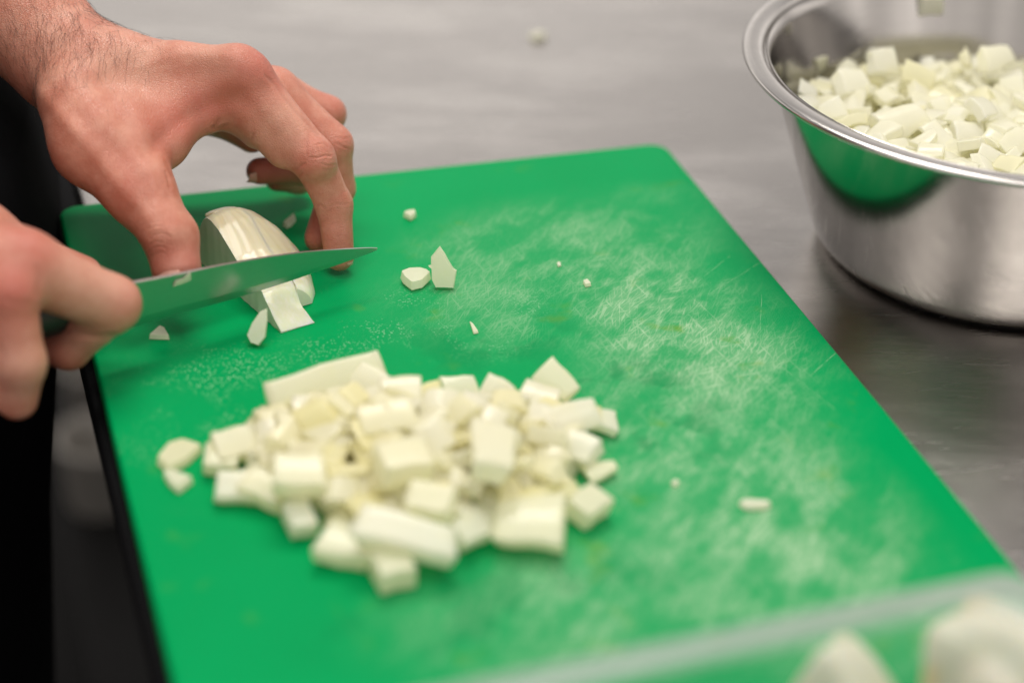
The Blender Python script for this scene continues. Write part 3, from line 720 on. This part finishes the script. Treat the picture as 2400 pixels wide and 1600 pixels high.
for i, (lb, u, v, z, e, s) in enumerate(BT):
    place('onion_piece', SMALL[(i * 5 + 2) % 22], M_ONW, atz(u, v, z - .003), e, s * .98, lb, 'onion piece', G_BOWL)
# bits stuck to the inside of the bowl wall
def on_wall(u, v):                                         # where the sight line leaves the bowl through its inside wall
    r = ray(u, v); inside_ = False
    for t in np.linspace(.85, 1.6, 6000):
        p = CAM + r * t; z = p[2] - TZ; q = math.hypot(p[0] - BX, p[1] - BY)
        if z > H - .002: continue
        w = wall_r(z) - .0012
        if q < w: inside_ = True
        elif inside_: return p
    return CAM + r * 1.15
for u, v, s, lb in ((1923, 150, .0080, 'white onion bit stuck to the inner wall of the bowl'), (2180, 8, .013, 'onion bit stuck high on the inner back wall of the bowl')):
    p = on_wall(u, v); me = chunk('onion_scrap', s, s * .9, s * .4, .2, int(u), .2); nv = np.array([BX - p[0], BY - p[1], 0])
    o = place('onion_scrap', me, M_ON, p, Vector(nv).to_track_quat('Z', 'Y').to_euler(), 1, lb, 'onion scrap')
#HANDS#

# ------------------------------------------------------------------ the cook: hands, forearms and black clothes
def sd_cone(P, a, b, ra, rb):
    a = a.astype(np.float32); ba = (b - a).astype(np.float32); L = float(ba @ ba) + 1e-12
    q = P - a; t = np.clip(q @ ba / L, 0, 1)
    q -= t[:, None] * ba
    return np.sqrt(np.einsum('ij,ij->i', q, q)) - (ra + (rb - ra) * t)
def smin(a, b, k):
    h = np.maximum(k - np.abs(a - b), 0) / k
    return np.minimum(a, b) - h * h * k * .25
def union(P, prims, k):
    d = None
    for pr in prims:
        e = sd_cone(P, *pr); d = e if d is None else smin(d, e, k)
    return d
def chain(pts, radii): return [(pts[i], pts[i + 1], radii[i], radii[i + 1]) for i in range(len(pts) - 1)]

def mesh_sdf(f, lo, hi, h, B=12):
    """surface nets over the blocks of a grid that the surface passes through"""
    lo = np.array(lo); n = np.ceil((np.array(hi) - lo) / h / B).astype(int); N = n * B + 1
    G = np.empty(N, np.float32)
    cx = [lo[i] + (np.arange(n[i]) + .5) * B * h for i in range(3)]
    C = np.stack(np.meshgrid(*cx, indexing='ij'), -1).reshape(-1, 3).astype(np.float32)
    dc = f(C).reshape(n)
    for ax_ in range(1): pass
    up = np.repeat(np.repeat(np.repeat(dc, B, 0), B, 1), B, 2)
    G[:-1, :-1, :-1] = up; G[-1] = 1; G[:, -1] = 1; G[:, :, -1] = 1
    lim = B * h * math.sqrt(3) * .5 * 1.25 + .004
    idx = np.argwhere(np.abs(dc) < lim)
    g = np.arange(B + 1); o3 = np.stack(np.meshgrid(g, g, g, indexing='ij'), -1).reshape(-1, 3)
    for s in range(0, len(idx), 200):
        bl = idx[s:s + 200]; I = (bl[:, None, :] * B + o3[None]).reshape(-1, 3)
        d = f((lo + I * h).astype(np.float32)); G[I[:, 0], I[:, 1], I[:, 2]] = d
    S = G < 0
    c = np.zeros(np.array(N) - 1, np.int8)
    for dx in (0, 1):
        for dy in (0, 1):
            for dz in (0, 1): c += S[dx:N[0] - 1 + dx, dy:N[1] - 1 + dy, dz:N[2] - 1 + dz]
    act = np.argwhere((c > 0) & (c < 8)); vid = np.full(c.shape, -1, np.int32); vid[act[:, 0], act[:, 1], act[:, 2]] = np.arange(len(act))
    acc = np.zeros((len(act), 3)); cnt = np.zeros(len(act))
    cor = [np.array((a, b, e)) for a in (0, 1) for b in (0, 1) for e in (0, 1)]
    for i in range(8):
        for j in range(i + 1, 8):
            dlt = cor[j] - cor[i]
            if np.abs(dlt).sum() != 1: continue
            A = act + cor[i]; Bq = act + cor[j]
            ga = G[A[:, 0], A[:, 1], A[:, 2]]; gb = G[Bq[:, 0], Bq[:, 1], Bq[:, 2]]
            m = (ga < 0) != (gb < 0); t = np.where(m, ga / np.where(m, ga - gb, 1), 0)
            acc[m] += (cor[i] + t[:, None] * dlt)[m]; cnt[m] += 1
    V = lo + (act + acc / cnt[:, None]) * h
    quads = []
    for a in range(3):
        b, e = [(1, 2), (2, 0), (0, 1)][a]
        sl0 = [slice(None)] * 3; sl1 = [slice(None)] * 3; sl0[a] = slice(0, -1); sl1[a] = slice(1, None)
        S0 = S[tuple(sl0)]; S1 = S[tuple(sl1)]
        for flip, m in ((0, S0 & ~S1), (1, ~S0 & S1)):
            p = np.argwhere(m); ok = (p[:, b] > 0) & (p[:, e] > 0) & (p[:, b] < N[b] - 1) & (p[:, e] < N[e] - 1); p = p[ok]
            def at(db, de):
                q = p.copy(); q[:, b] += db; q[:, e] += de; return vid[q[:, 0], q[:, 1], q[:, 2]]
            Q = np.stack([at(-1, -1), at(0, -1), at(0, 0), at(-1, 0)], 1)
            quads.append(Q[:, ::-1] if flip else Q)
    F = np.concatenate(quads); F = F[(F >= 0).all(1)]
    return V, F
def np_mesh(name, V, F):
    me = bpy.data.meshes.new(name); me.vertices.add(len(V)); me.vertices.foreach_set('co', V.astype(np.float32).ravel())
    me.loops.add(F.size); me.loops.foreach_set('vertex_index', F.astype(np.int32).ravel())
    me.polygons.add(len(F)); me.polygons.foreach_set('loop_start', np.arange(0, F.size, 4, dtype=np.int32)); me.polygons.foreach_set('loop_total', np.full(len(F), 4, np.int32))
    me.update(); me.validate(); return me
def vnormals(V, F):
    n = np.zeros_like(V); a = np.cross(V[F[:, 2]] - V[F[:, 0]], V[F[:, 3]] - V[F[:, 1]])
    for k in range(4): np.add.at(n, F[:, k], a)
    return n / (np.linalg.norm(n, axis=1)[:, None] + 1e-12)
def relax(V, F, it, amt):
    E = np.concatenate([F[:, [0, 1]], F[:, [1, 2]], F[:, [2, 3]], F[:, [3, 0]]])
    for _ in range(it):
        s = np.zeros_like(V); c = np.zeros(len(V)); np.add.at(s, E[:, 0], V[E[:, 1]]); np.add.at(c, E[:, 0], 1)
        np.add.at(s, E[:, 1], V[E[:, 0]]); np.add.at(c, E[:, 1], 1); V = V + amt * (s / c[:, None] - V)
    return V
def pj(V):
    d = V - CAM; z = d @ FW; return 1200 + FPX * (d @ RI) / z, 800 - FPX * (d @ UP) / z

# --- left hand (joints: photo pixel and distance along the view axis)
a_ = atd
LW = a_(140, 128, .968)
itip = atz(795, 600, .0085); mtip = atz(748, 558, .0085)
L = dict(
  i=[a_(566, 190, .953), a_(733, 372, .955), a_(783, 480, .966), itip],
  m=[a_(640, 222, .975), a_(778, 340, .980), a_(790, 442, .990), mtip],
  r=[a_(655, 232, .997), a_(767, 268, 1.005), a_(716, 396, 1.010), a_(608, 401, 1.000)],
  l=[a_(570, 262, 1.012), a_(690, 335, 1.026), a_(700, 420, 1.03), a_(650, 420, 1.02)],
  t=[a_(178, 236, .938), a_(226, 335, .930), a_(322, 440, .922), a_(400, 556, .916), a_(414, 632, .913)])
rI = [.0130, .0098, .0084, .0071]; rM = [.0115, .0096, .0084, .0072]; rR = [.0110, .0086, .0078, .0066]; rL = [.0100, .0080, .0072, .0062]
rT = [.0178, .0190, .0146, .0121, .0112]
palmL = [(a_(-190, -205, .985), a_(60, 45, .968), .0315, .0262), (a_(60, 45, .968), a_(150, 140, .966), .0262, .0240),
  (a_(150, 140, .962), a_(240, 170, .955), .0235, .0200), (a_(150, 150, .985), a_(240, 190, .985), .0225, .0200),
  (a_(200, 165, .955), L['i'][0], .0200, .0128), (a_(200, 168, .968), L['m'][0], .0195, .0118), (a_(195, 178, .982), L['r'][0], .0185, .0112),
  (a_(190, 190, .992), L['l'][0], .0180, .0108), (L['t'][0], L['t'][1], rT[0], rT[1]), (L['t'][1], L['t'][2], rT[1], rT[2]),
  (a_(330, 295, .945), a_(462, 262, .952), .0190, .0120), (a_(320, 350, .935), a_(382, 338, .940), .0170, .0115), (a_(230, 270, .955), a_(400, 255, .965), .021, .015),
  (a_(555, 240, .962), a_(610, 300, .962), .0125, .0105), (a_(470, 235, 1.0), a_(590, 318, 1.0), .0105, .0085), (a_(300, 230, .985), a_(470, 235, .995), .018, .012)]
dist_ = {}
def fL(P):
    palm = union(P, palmL, .011)
    f = []; prox = []
    for k, rr in (('i', rI), ('m', rM), ('r', rR), ('l', rL)):
        c = chain(L[k], rr); f.append(union(P, c, .0035)); prox.append(c[0])
    # knuckle swellings and finger pads
    f[0] = smin(f[0], sd_cone(P, a_(735, 366, .951), a_(741, 380, .951), .0086, .0084), .004)
    f[0] = smin(f[0], sd_cone(P, a_(600, 275, .955), a_(664, 352, .957), .0098, .0086), .006)
    th = union(P, chain(L['t'][2:], rT[2:]), .004)
    th = smin(th, sd_cone(P, a_(372, 520, .912), a_(384, 545, .910), .0092, .0088), .005)
    pr = union(P, prox[:1], .001)
    for c in prox[1:]: pr = smin(pr, sd_cone(P, *c), .0035)
    d = smin(palm, pr, .009)
    d = smin(d, th, .010)
    d = smin(d, sd_cone(P, a_(420, 130, .946), a_(548, 146, .943), .0030, .0040), .012)       # extensor tendon
    d = smin(d, sd_cone(P, a_(560, 156, .946), a_(585, 170, .946), .0068, .0062), .010)       # index knuckle
    for e in f: d = smin(d, e, .0022)
    return d
pts = np.array([p for k in L for p in L[k]] + [palmL[0][0], palmL[0][1]])
VL, FL = mesh_sdf(fL, pts.min(0) - .035, pts.max(0) + .035, .0006)
VL = relax(VL, FL, 4, .4)
NL = vnormals(VL, FL)
UL, WL = pj(VL)
def seg_d(u, v, line):
    best = np.full(len(u), 1e9)
    for (x0, y0), (x1, y1) in zip(line[:-1], line[1:]):
        dx, dy = x1 - x0, y1 - y0; t = np.clip(((u - x0) * dx + (v - y0) * dy) / (dx * dx + dy * dy), 0, 1)
        best = np.minimum(best, np.hypot(u - x0 - t * dx, v - y0 - t * dy))
    return best
def front(V, N): return ((CAM - V) * N).sum(1) > 0
def carve(V, N, lines):
    """folds of the skin: grooves along traced lines on the side of the hand that shows them"""
    u, v = pj(V); fr = front(V, N); z = (V - CAM) @ FW; cr = np.zeros(len(V)); D = np.zeros(len(V))
    for line, dep, wid, zc in lines:
        ok = fr & (np.abs(z - zc) < .02); d = seg_d(u[ok], v[ok], line)
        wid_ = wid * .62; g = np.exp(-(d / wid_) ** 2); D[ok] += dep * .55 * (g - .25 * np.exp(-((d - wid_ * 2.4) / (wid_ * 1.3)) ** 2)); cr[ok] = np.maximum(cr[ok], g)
    return V - N * D[:, None], cr
foldsL = [
 # index middle knuckle
 ([(722, 318), (719, 340), (720, 365)], .00030, 3.5, .950), ([(740, 340), (752, 336), (762, 337), (768, 346)], .00045, 3.2, .950),
 ([(742, 345), (748, 358), (752, 368)], .0003, 3, .950), ([(726, 370), (748, 369), (762, 364), (775, 366)], .00055, 3.5, .950), ([(752, 384), (770, 388), (786, 386)], .0003, 3.5, .95),
 ([(756, 395), (776, 398)], .0002, 3, .95), ([(692, 399), (703, 390), (714, 384)], .0005, 4, .952), ([(733, 352), (730, 378)], .0002, 3, .95),
 # index end joint
 ([(742, 484), (750, 479), (760, 487)], .0005, 4, .962), ([(765, 486), (790, 478), (815, 478)], .0002, 3.5, .962), ([(768, 494), (795, 488)], .00015, 3.5, .962),
 # middle knuckle
 ([(788, 322), (806, 326), (820, 322)], .0003, 3.5, .972), ([(790, 336), (808, 346), (820, 350)], .0004, 3.5, .972),
 # thumb joint
 ([(352, 560), (360, 550), (378, 546), (392, 549), (400, 556)], .0005, 3.5, .906), ([(350, 574), (362, 566), (374, 566), (382, 570)], .00035, 3.2, .906),
 ([(362, 580), (374, 576), (386, 580), (392, 588)], .00035, 3.2, .906), ([(344, 556), (356, 545), (372, 540), (390, 540)], .0003, 3.5, .906),
 ([(358, 598), (374, 590), (390, 594)], .00025, 3.5, .906), ([(350, 590), (356, 602)], .0002, 3.5, .906), ([(345, 535), (365, 529), (385, 531)], .0002, 4, .906),
 ([(352, 522), (370, 518)], .00015, 4, .906),
 # web between thumb and index
 ([(499, 300), (510, 290), (514, 280)], .0006, 7, .952), ([(502, 301), (520, 298), (535, 293)], .0004, 6, .952), ([(398, 440), (394, 420), (388, 402)], .0006, 5, .925),
 ([(404, 415), (395, 396), (388, 380)], .0004, 5, .928), ([(590, 326), (593, 316)], .0004, 6, .953), ([(700, 415), (706, 405)], .0006, 5, .953),
 # parting of index and middle finger
 ([(604, 160), (640, 195), (690, 258), (745, 315)], .0005, 6, .960),
]
# shallow hollows and tendon ridges under the skin
def swell(V, N, lines):
    u, v = pj(V); fr = ((CAM - V) * N).sum(1) / np.linalg.norm(CAM - V, axis=1); D = np.zeros(len(V)); z = (V - CAM) @ FW
    for line, dep, wid in lines:
        D += dep * np.exp(-(seg_d(u, v, line) / wid) ** 2) * np.clip(fr * 2, 0, 1) * (z < .975)
    return V - N * D[:, None]
VL = swell(VL, NL, [([(352, 352), (420, 285), (500, 245), (560, 232)], .0013, 24), ([(330, 205), (430, 170), (520, 168)], .0004, 22), ([(300, 165), (420, 125), (540, 130)], -.0003, 11),
                    ([(95, 215), (170, 300), (250, 400), (310, 470)], -.0008, 18), ([(190, 270), (270, 350), (330, 420)], .0008, 22), ([(230, 205), (300, 290)], .0007, 26),
                    ([(620, 185), (680, 265), (735, 335)], -.0004, 14), ([(585, 250), (640, 320)], .0005, 18), ([(390, 470), (398, 520)], .0004, 14), ([(330, 480), (360, 530)], -.0004, 14)])
NL = vnormals(VL, FL)
VL, crL = carve(VL, NL, foldsL)
def spots(V, lst):
    o = np.zeros(len(V))
    for p, r, a in lst: o = np.maximum(o, a * np.exp(-(np.linalg.norm(V - p, axis=1) / r) ** 2))
    return o
redL = spots(VL, [(a_(590, 165, .945), .017, .9), (a_(520, 195, .942), .016, .55), (a_(735, 372, .948), .010, .35), (itip, .016, .55), (mtip, .016, .7), (a_(400, 290, .935), .014, .75), (a_(350, 335, .93), .013, .75), (a_(480, 250, .945), .016, .75),
                  (a_(330, 250, .935), .016, .25), (L['t'][4], .013, .75), (a_(310, 440, .91), .014, .35), (a_(600, 402, .995), .02, .9), (a_(785, 255, 1.0), .012, .3), (a_(800, 330, .97), .011, .3), (a_(110, 200, .955), .02, .3)])
palL = spots(VL, [(a_(290, 160, .935), .020, .6), (a_(640, 300, .945), .014, .4), (a_(100, 120, .94), .03, .35), (a_(500, 128, .94), .012, .6)])

# --- right hand round the handle
r0 = onb(230, 735)
def rd(u, v, d): return atd(u, v, d)
RHD = .868
Rj = dict(
  i=[rd(52, 628, .842), rd(262, 712, .868), rd(160, 815, .880), rd(70, 800, .886)],
  m=[rd(-120, 610, .835), rd(20, 690, .832), rd(48, 850, .838), rd(40, 935, .848)],
  r=[rd(-190, 650, .842), rd(-80, 790, .838), rd(-60, 930, .85), rd(-110, 985, .865)],
  l=[rd(-250, 700, .855), rd(-170, 850, .85), rd(-150, 960, .862), rd(-190, 1010, .875)],
  t=[rd(-60, 560, .880), rd(60, 610, .895), rd(190, 650, .905)])
rri = [.0135, .0118, .0092, .0075]; rrm = [.0125, .0112, .0102, .0088]
palmR = [(rd(-620, 330, .85), rd(-330, 500, .85), .033, .028), (rd(-330, 500, .85), rd(-230, 570, .85), .028, .0235), (rd(-240, 560, .845), Rj['i'][0], .0225, .0138), (rd(-240, 570, .84), Rj['m'][0], .021, .0135),
  (rd(-240, 600, .845), Rj['r'][0], .021, .0135), (rd(-250, 620, .855), Rj['l'][0], .021, .013), (rd(-230, 560, .865), Rj['t'][0], .021, .0165), (rd(-150, 640, .875), rd(-20, 640, .872), .018, .014),
  (rd(10, 585, .858), rd(60, 600, .858), .0120, .0120)]
def fR(P):
    d = union(P, palmR, .012)
    fs_ = [union(P, chain(Rj[k], rr), .004) for k, rr in (('i', rri), ('m', rrm), ('r', rrm), ('l', [.0115, .0095, .0088, .0075]))]
    d = smin(d, sd_cone(P, *chain(Rj['i'], rri)[0]), .010); d = smin(d, sd_cone(P, *chain(Rj['m'], rrm)[0]), .008)
    d = smin(d, union(P, chain(Rj['t'], [.0165, .0125, .010]), .005), .008)
    for e in fs_: d = smin(d, e, .0025)
    return d
pts = np.array([p for k in Rj for p in Rj[k]] + [palmR[0][0], palmR[0][1]])
VR, FR = mesh_sdf(fR, pts.min(0) - .036, pts.max(0) + .036, .0013)
VR = relax(VR, FR, 3, .4); NR = vnormals(VR, FR)
VR, crR = carve(VR, NR, [([(150, 772), (185, 783), (235, 790), (270, 786)], .0012, 9, .868), ([(84, 690), (92, 650), (84, 625)], .0008, 9, .84), ([(10, 700), (45, 712), (70, 708)], .0006, 8, .83), ([(0, 812), (15, 840)], .0006, 8, .84)])
redR = spots(VR, [(rd(70, 570, .835), .014, .75), (rd(40, 665, .82), .016, .9), (rd(310, 700, .862), .010, .35), (rd(120, 815, .875), .014, .8), (rd(0, 780, .83), .013, .4)])
palR = spots(VR, [(rd(200, 690, .86), .024, .7), (rd(60, 870, .83), .015, .4)])

# --- one body: both arms run into the trunk hidden behind the picture's left edge
TC = np.array([-.205, .02])
def fT(P):
    arms = [(palmL[0][0], np.array([-.36, .16, .36]), .034, .045), (np.array([-.36, .16, .36]), np.array([-.40, .19, .52]), .045, .055),
            (palmR[0][0], np.array([-.40, -.19, .30]), .034, .045), (np.array([-.40, -.19, .30]), np.array([-.42, -.17, .52]), .045, .055)]
    return union(P, arms, .02)
pts = np.array([[-.45, -.25, .1], [-.1, .25, .55]])
VT, FT = mesh_sdf(fT, np.array([-.56, -.30, .05]), np.array([-.02, .30, .62]), .006, 8)
nL, nR = len(VL), len(VR)
V = np.concatenate([VL, VR, VT]); F = np.concatenate([FL, FR + nL, FT + nL + nR])
pme = np_mesh('person', V, F)
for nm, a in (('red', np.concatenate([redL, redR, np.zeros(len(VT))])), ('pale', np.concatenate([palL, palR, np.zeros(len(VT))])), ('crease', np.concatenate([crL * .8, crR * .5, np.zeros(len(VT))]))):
    at_ = pme.attributes.new(nm, 'FLOAT', 'POINT'); at_.data.foreach_set('value', a.astype(np.float32))
person = link('person', pme, M_SKIN)
tag(person, 'person in black at the worktable, one hand holding the onion and the other a knife', 'person')
# clothes
def body_tube(name, rings, parent, mat, n=48):
    vs = []; fs = []
    for (cx, cy, z, rx, ry) in rings:
        for k in range(n):
            a = 2 * math.pi * k / n; f = 1 + .015 * math.sin(7 * a + z * 9)
            vs.append((cx + rx * f * math.copysign(abs(math.cos(a)) ** .8, math.cos(a)), cy + ry * f * math.copysign(abs(math.sin(a)) ** .8, math.sin(a)), z))
    for i in range(len(rings) - 1):
        for k in range(n): fs.append((i * n + k, i * n + (k + 1) % n, (i + 1) * n + (k + 1) % n, (i + 1) * n + k))
    fs.append(tuple(range(n))[::-1]); fs.append(tuple(range((len(rings) - 1) * n, len(rings) * n)))
    return link(name, pyd(name, vs, fs), mat, parent)
body_tube('apron', [(-.19, .03, -.86, .14, .20), (-.185, .03, -.5, .145, .20), (-.165, .04, -.15, .15, .20), (-.150, .06, -.03, .155, .21), (-.149, .06, -.005, .155, .21), (-.158, .06, .05, .152, .20), (-.225, .04, .14, .14, .19), (-.36, .03, .30, .14, .20), (-.38, .03, .58, .13, .21)], person, M_BLACK)
def sleeve(pts_, rad):
    vs = []; fs = []; n = 24
    for i, p in enumerate(pts_):
        d = np.array(pts_[min(i + 1, len(pts_) - 1)]) - np.array(pts_[max(i - 1, 0)]); d /= np.linalg.norm(d); s = np.cross(d, (0, 0, 1.0)); s /= np.linalg.norm(s); t = np.cross(s, d)
        for k in range(n):
            a = 2 * math.pi * k / n; vs.append(np.array(p) + (s * math.cos(a) + t * math.sin(a)) * rad[i])
    for i in range(len(pts_) - 1):
        for k in range(n): fs.append((i * n + k, i * n + (k + 1) % n, (i + 1) * n + (k + 1) % n, (i + 1) * n + k))
    return link('sleeve', pyd('sleeve', vs, fs), M_BLACK, person)
eL = np.array([-.36, .16, .36]); eR = np.array([-.40, -.19, .30])
sleeve([palmL[0][0] * .25 + eL * .75, eL, np.array([-.40, .19, .56])], [.055, .062, .075])
sleeve([palmR[0][0] * .25 + eR * .75, eR, np.array([-.42, -.17, .56])], [.055, .062, .075])

# --- finger nails: domed plates set into the finger ends
def nail(c, along, nrm, ln, wd, curve=1.0):
    along = along / np.linalg.norm(along); nrm = nrm - along * (nrm @ along); nrm /= np.linalg.norm(nrm); sd = np.cross(along, nrm)
    vs = []; fs = []; nu, nv = 8, 10
    for lay, up_ in ((0, 0), (1, -.0007)):
        for i in range(nu + 1):
            for j in range(nv + 1):
                s = (i / nu * 2 - 1); w = (j / nv * 2 - 1) * (1 - .35 * max(0, abs(s) - .55) ** 1.2 * 2)
                vs.append(c + along * ln / 2 * s + sd * wd / 2 * w + nrm * (-.0022 * curve * w * w - .0006 * s * s + up_))
    m = (nu + 1) * (nv + 1)
    for i in range(nu):
        for j in range(nv):
            a = i * (nv + 1) + j; q = (a, a + 1, a + nv + 2, a + nv + 1); fs.append(q); fs.append(tuple(m + x for x in q[::-1]))
    rim_ = [j for j in range(nv + 1)] + [i * (nv + 1) + nv for i in range(1, nu + 1)] + [nu * (nv + 1) + j for j in range(nv - 1, -1, -1)] + [i * (nv + 1) for i in range(nu - 1, 0, -1)]
    for k in range(len(rim_)): a, b = rim_[k], rim_[(k + 1) % len(rim_)]; fs.append((b, a, m + a, m + b))
    me = pyd('fingernail', vs, fs); bm = bmesh.new(); bm.from_mesh(me); bmesh.ops.recalc_face_normals(bm, faces=bm.faces); bm.to_mesh(me); bm.free()
    return link('fingernail', me, M_NAIL, person)
tdir = L['t'][4] - L['t'][3]
tn = -FW * .9 - RI * .25 - UP * .2
nail(L['t'][4] + tdir / np.linalg.norm(tdir) * .004 + (tn / np.linalg.norm(tn)) * .0119, tdir, tn, .0135, .0125)
idir = L['i'][3] - L['i'][2]; in_ = RI * .95 + UP * .2 - FW * .15
nail(L['i'][3] + in_ / np.linalg.norm(in_) * .0068, idir, in_, .011, .0095)
rdir = L['r'][3] - L['r'][2]; rn = -UP * .8 - FW * .5
nail(L['r'][3] + rn / np.linalg.norm(rn) * .0063, rdir, rn, .010, .0085)

# --- fine dark hair on the wrist and the back of the hand
hr = random.Random(3)
cand = np.where(front(VL, NL) & (UL > -60) & (UL < 430) & (WL > -60) & (WL < 260))[0]
cu = bpy.data.curves.new('arm_hair', 'CURVE'); cu.dimensions = '3D'; cu.bevel_depth = .000042; cu.bevel_resolution = 0; cu.use_fill_caps = False
made = 0
while made < 620:
    i = cand[hr.randrange(len(cand))]; u, v = UL[i], WL[i]
    w = math.exp(-((u - 150) / 150) ** 2 - ((v - 70) / 95) ** 2)
    if hr.random() > w: continue
    p = VL[i]; nrm = NL[i]
    # hairs sweep down and toward the thumb side, curling
    ang = math.radians(75 + (u - 120) * .10 + hr.gauss(0, 18)); dirc = RI * math.cos(ang) - UP * math.sin(ang)
    dirc = dirc - nrm * (dirc @ nrm); dirc /= np.linalg.norm(dirc) + 1e-9; sd = np.cross(nrm, dirc); ln = hr.uniform(.005, .012); cv = hr.uniform(-.35, .15)
    sp = cu.splines.new('POLY'); sp.points.add(4)
    for k in range(5):
        t = k / 4; q = p + dirc * ln * t + sd * ln * cv * t * t + nrm * (.0011 * math.sin(t * 2.6) + .0001 - .0003 * t)
        # follow the surface: drop to it roughly
        sp.points[k].co = (*q, 1); sp.points[k].radius = 1 - .75 * t
    made += 1
cu.materials.append(M_HAIR)
ho = bpy.data.objects.new('arm_hair', cu); COL.objects.link(ho); ho.parent = person; ho['kind'] = 'stuff'
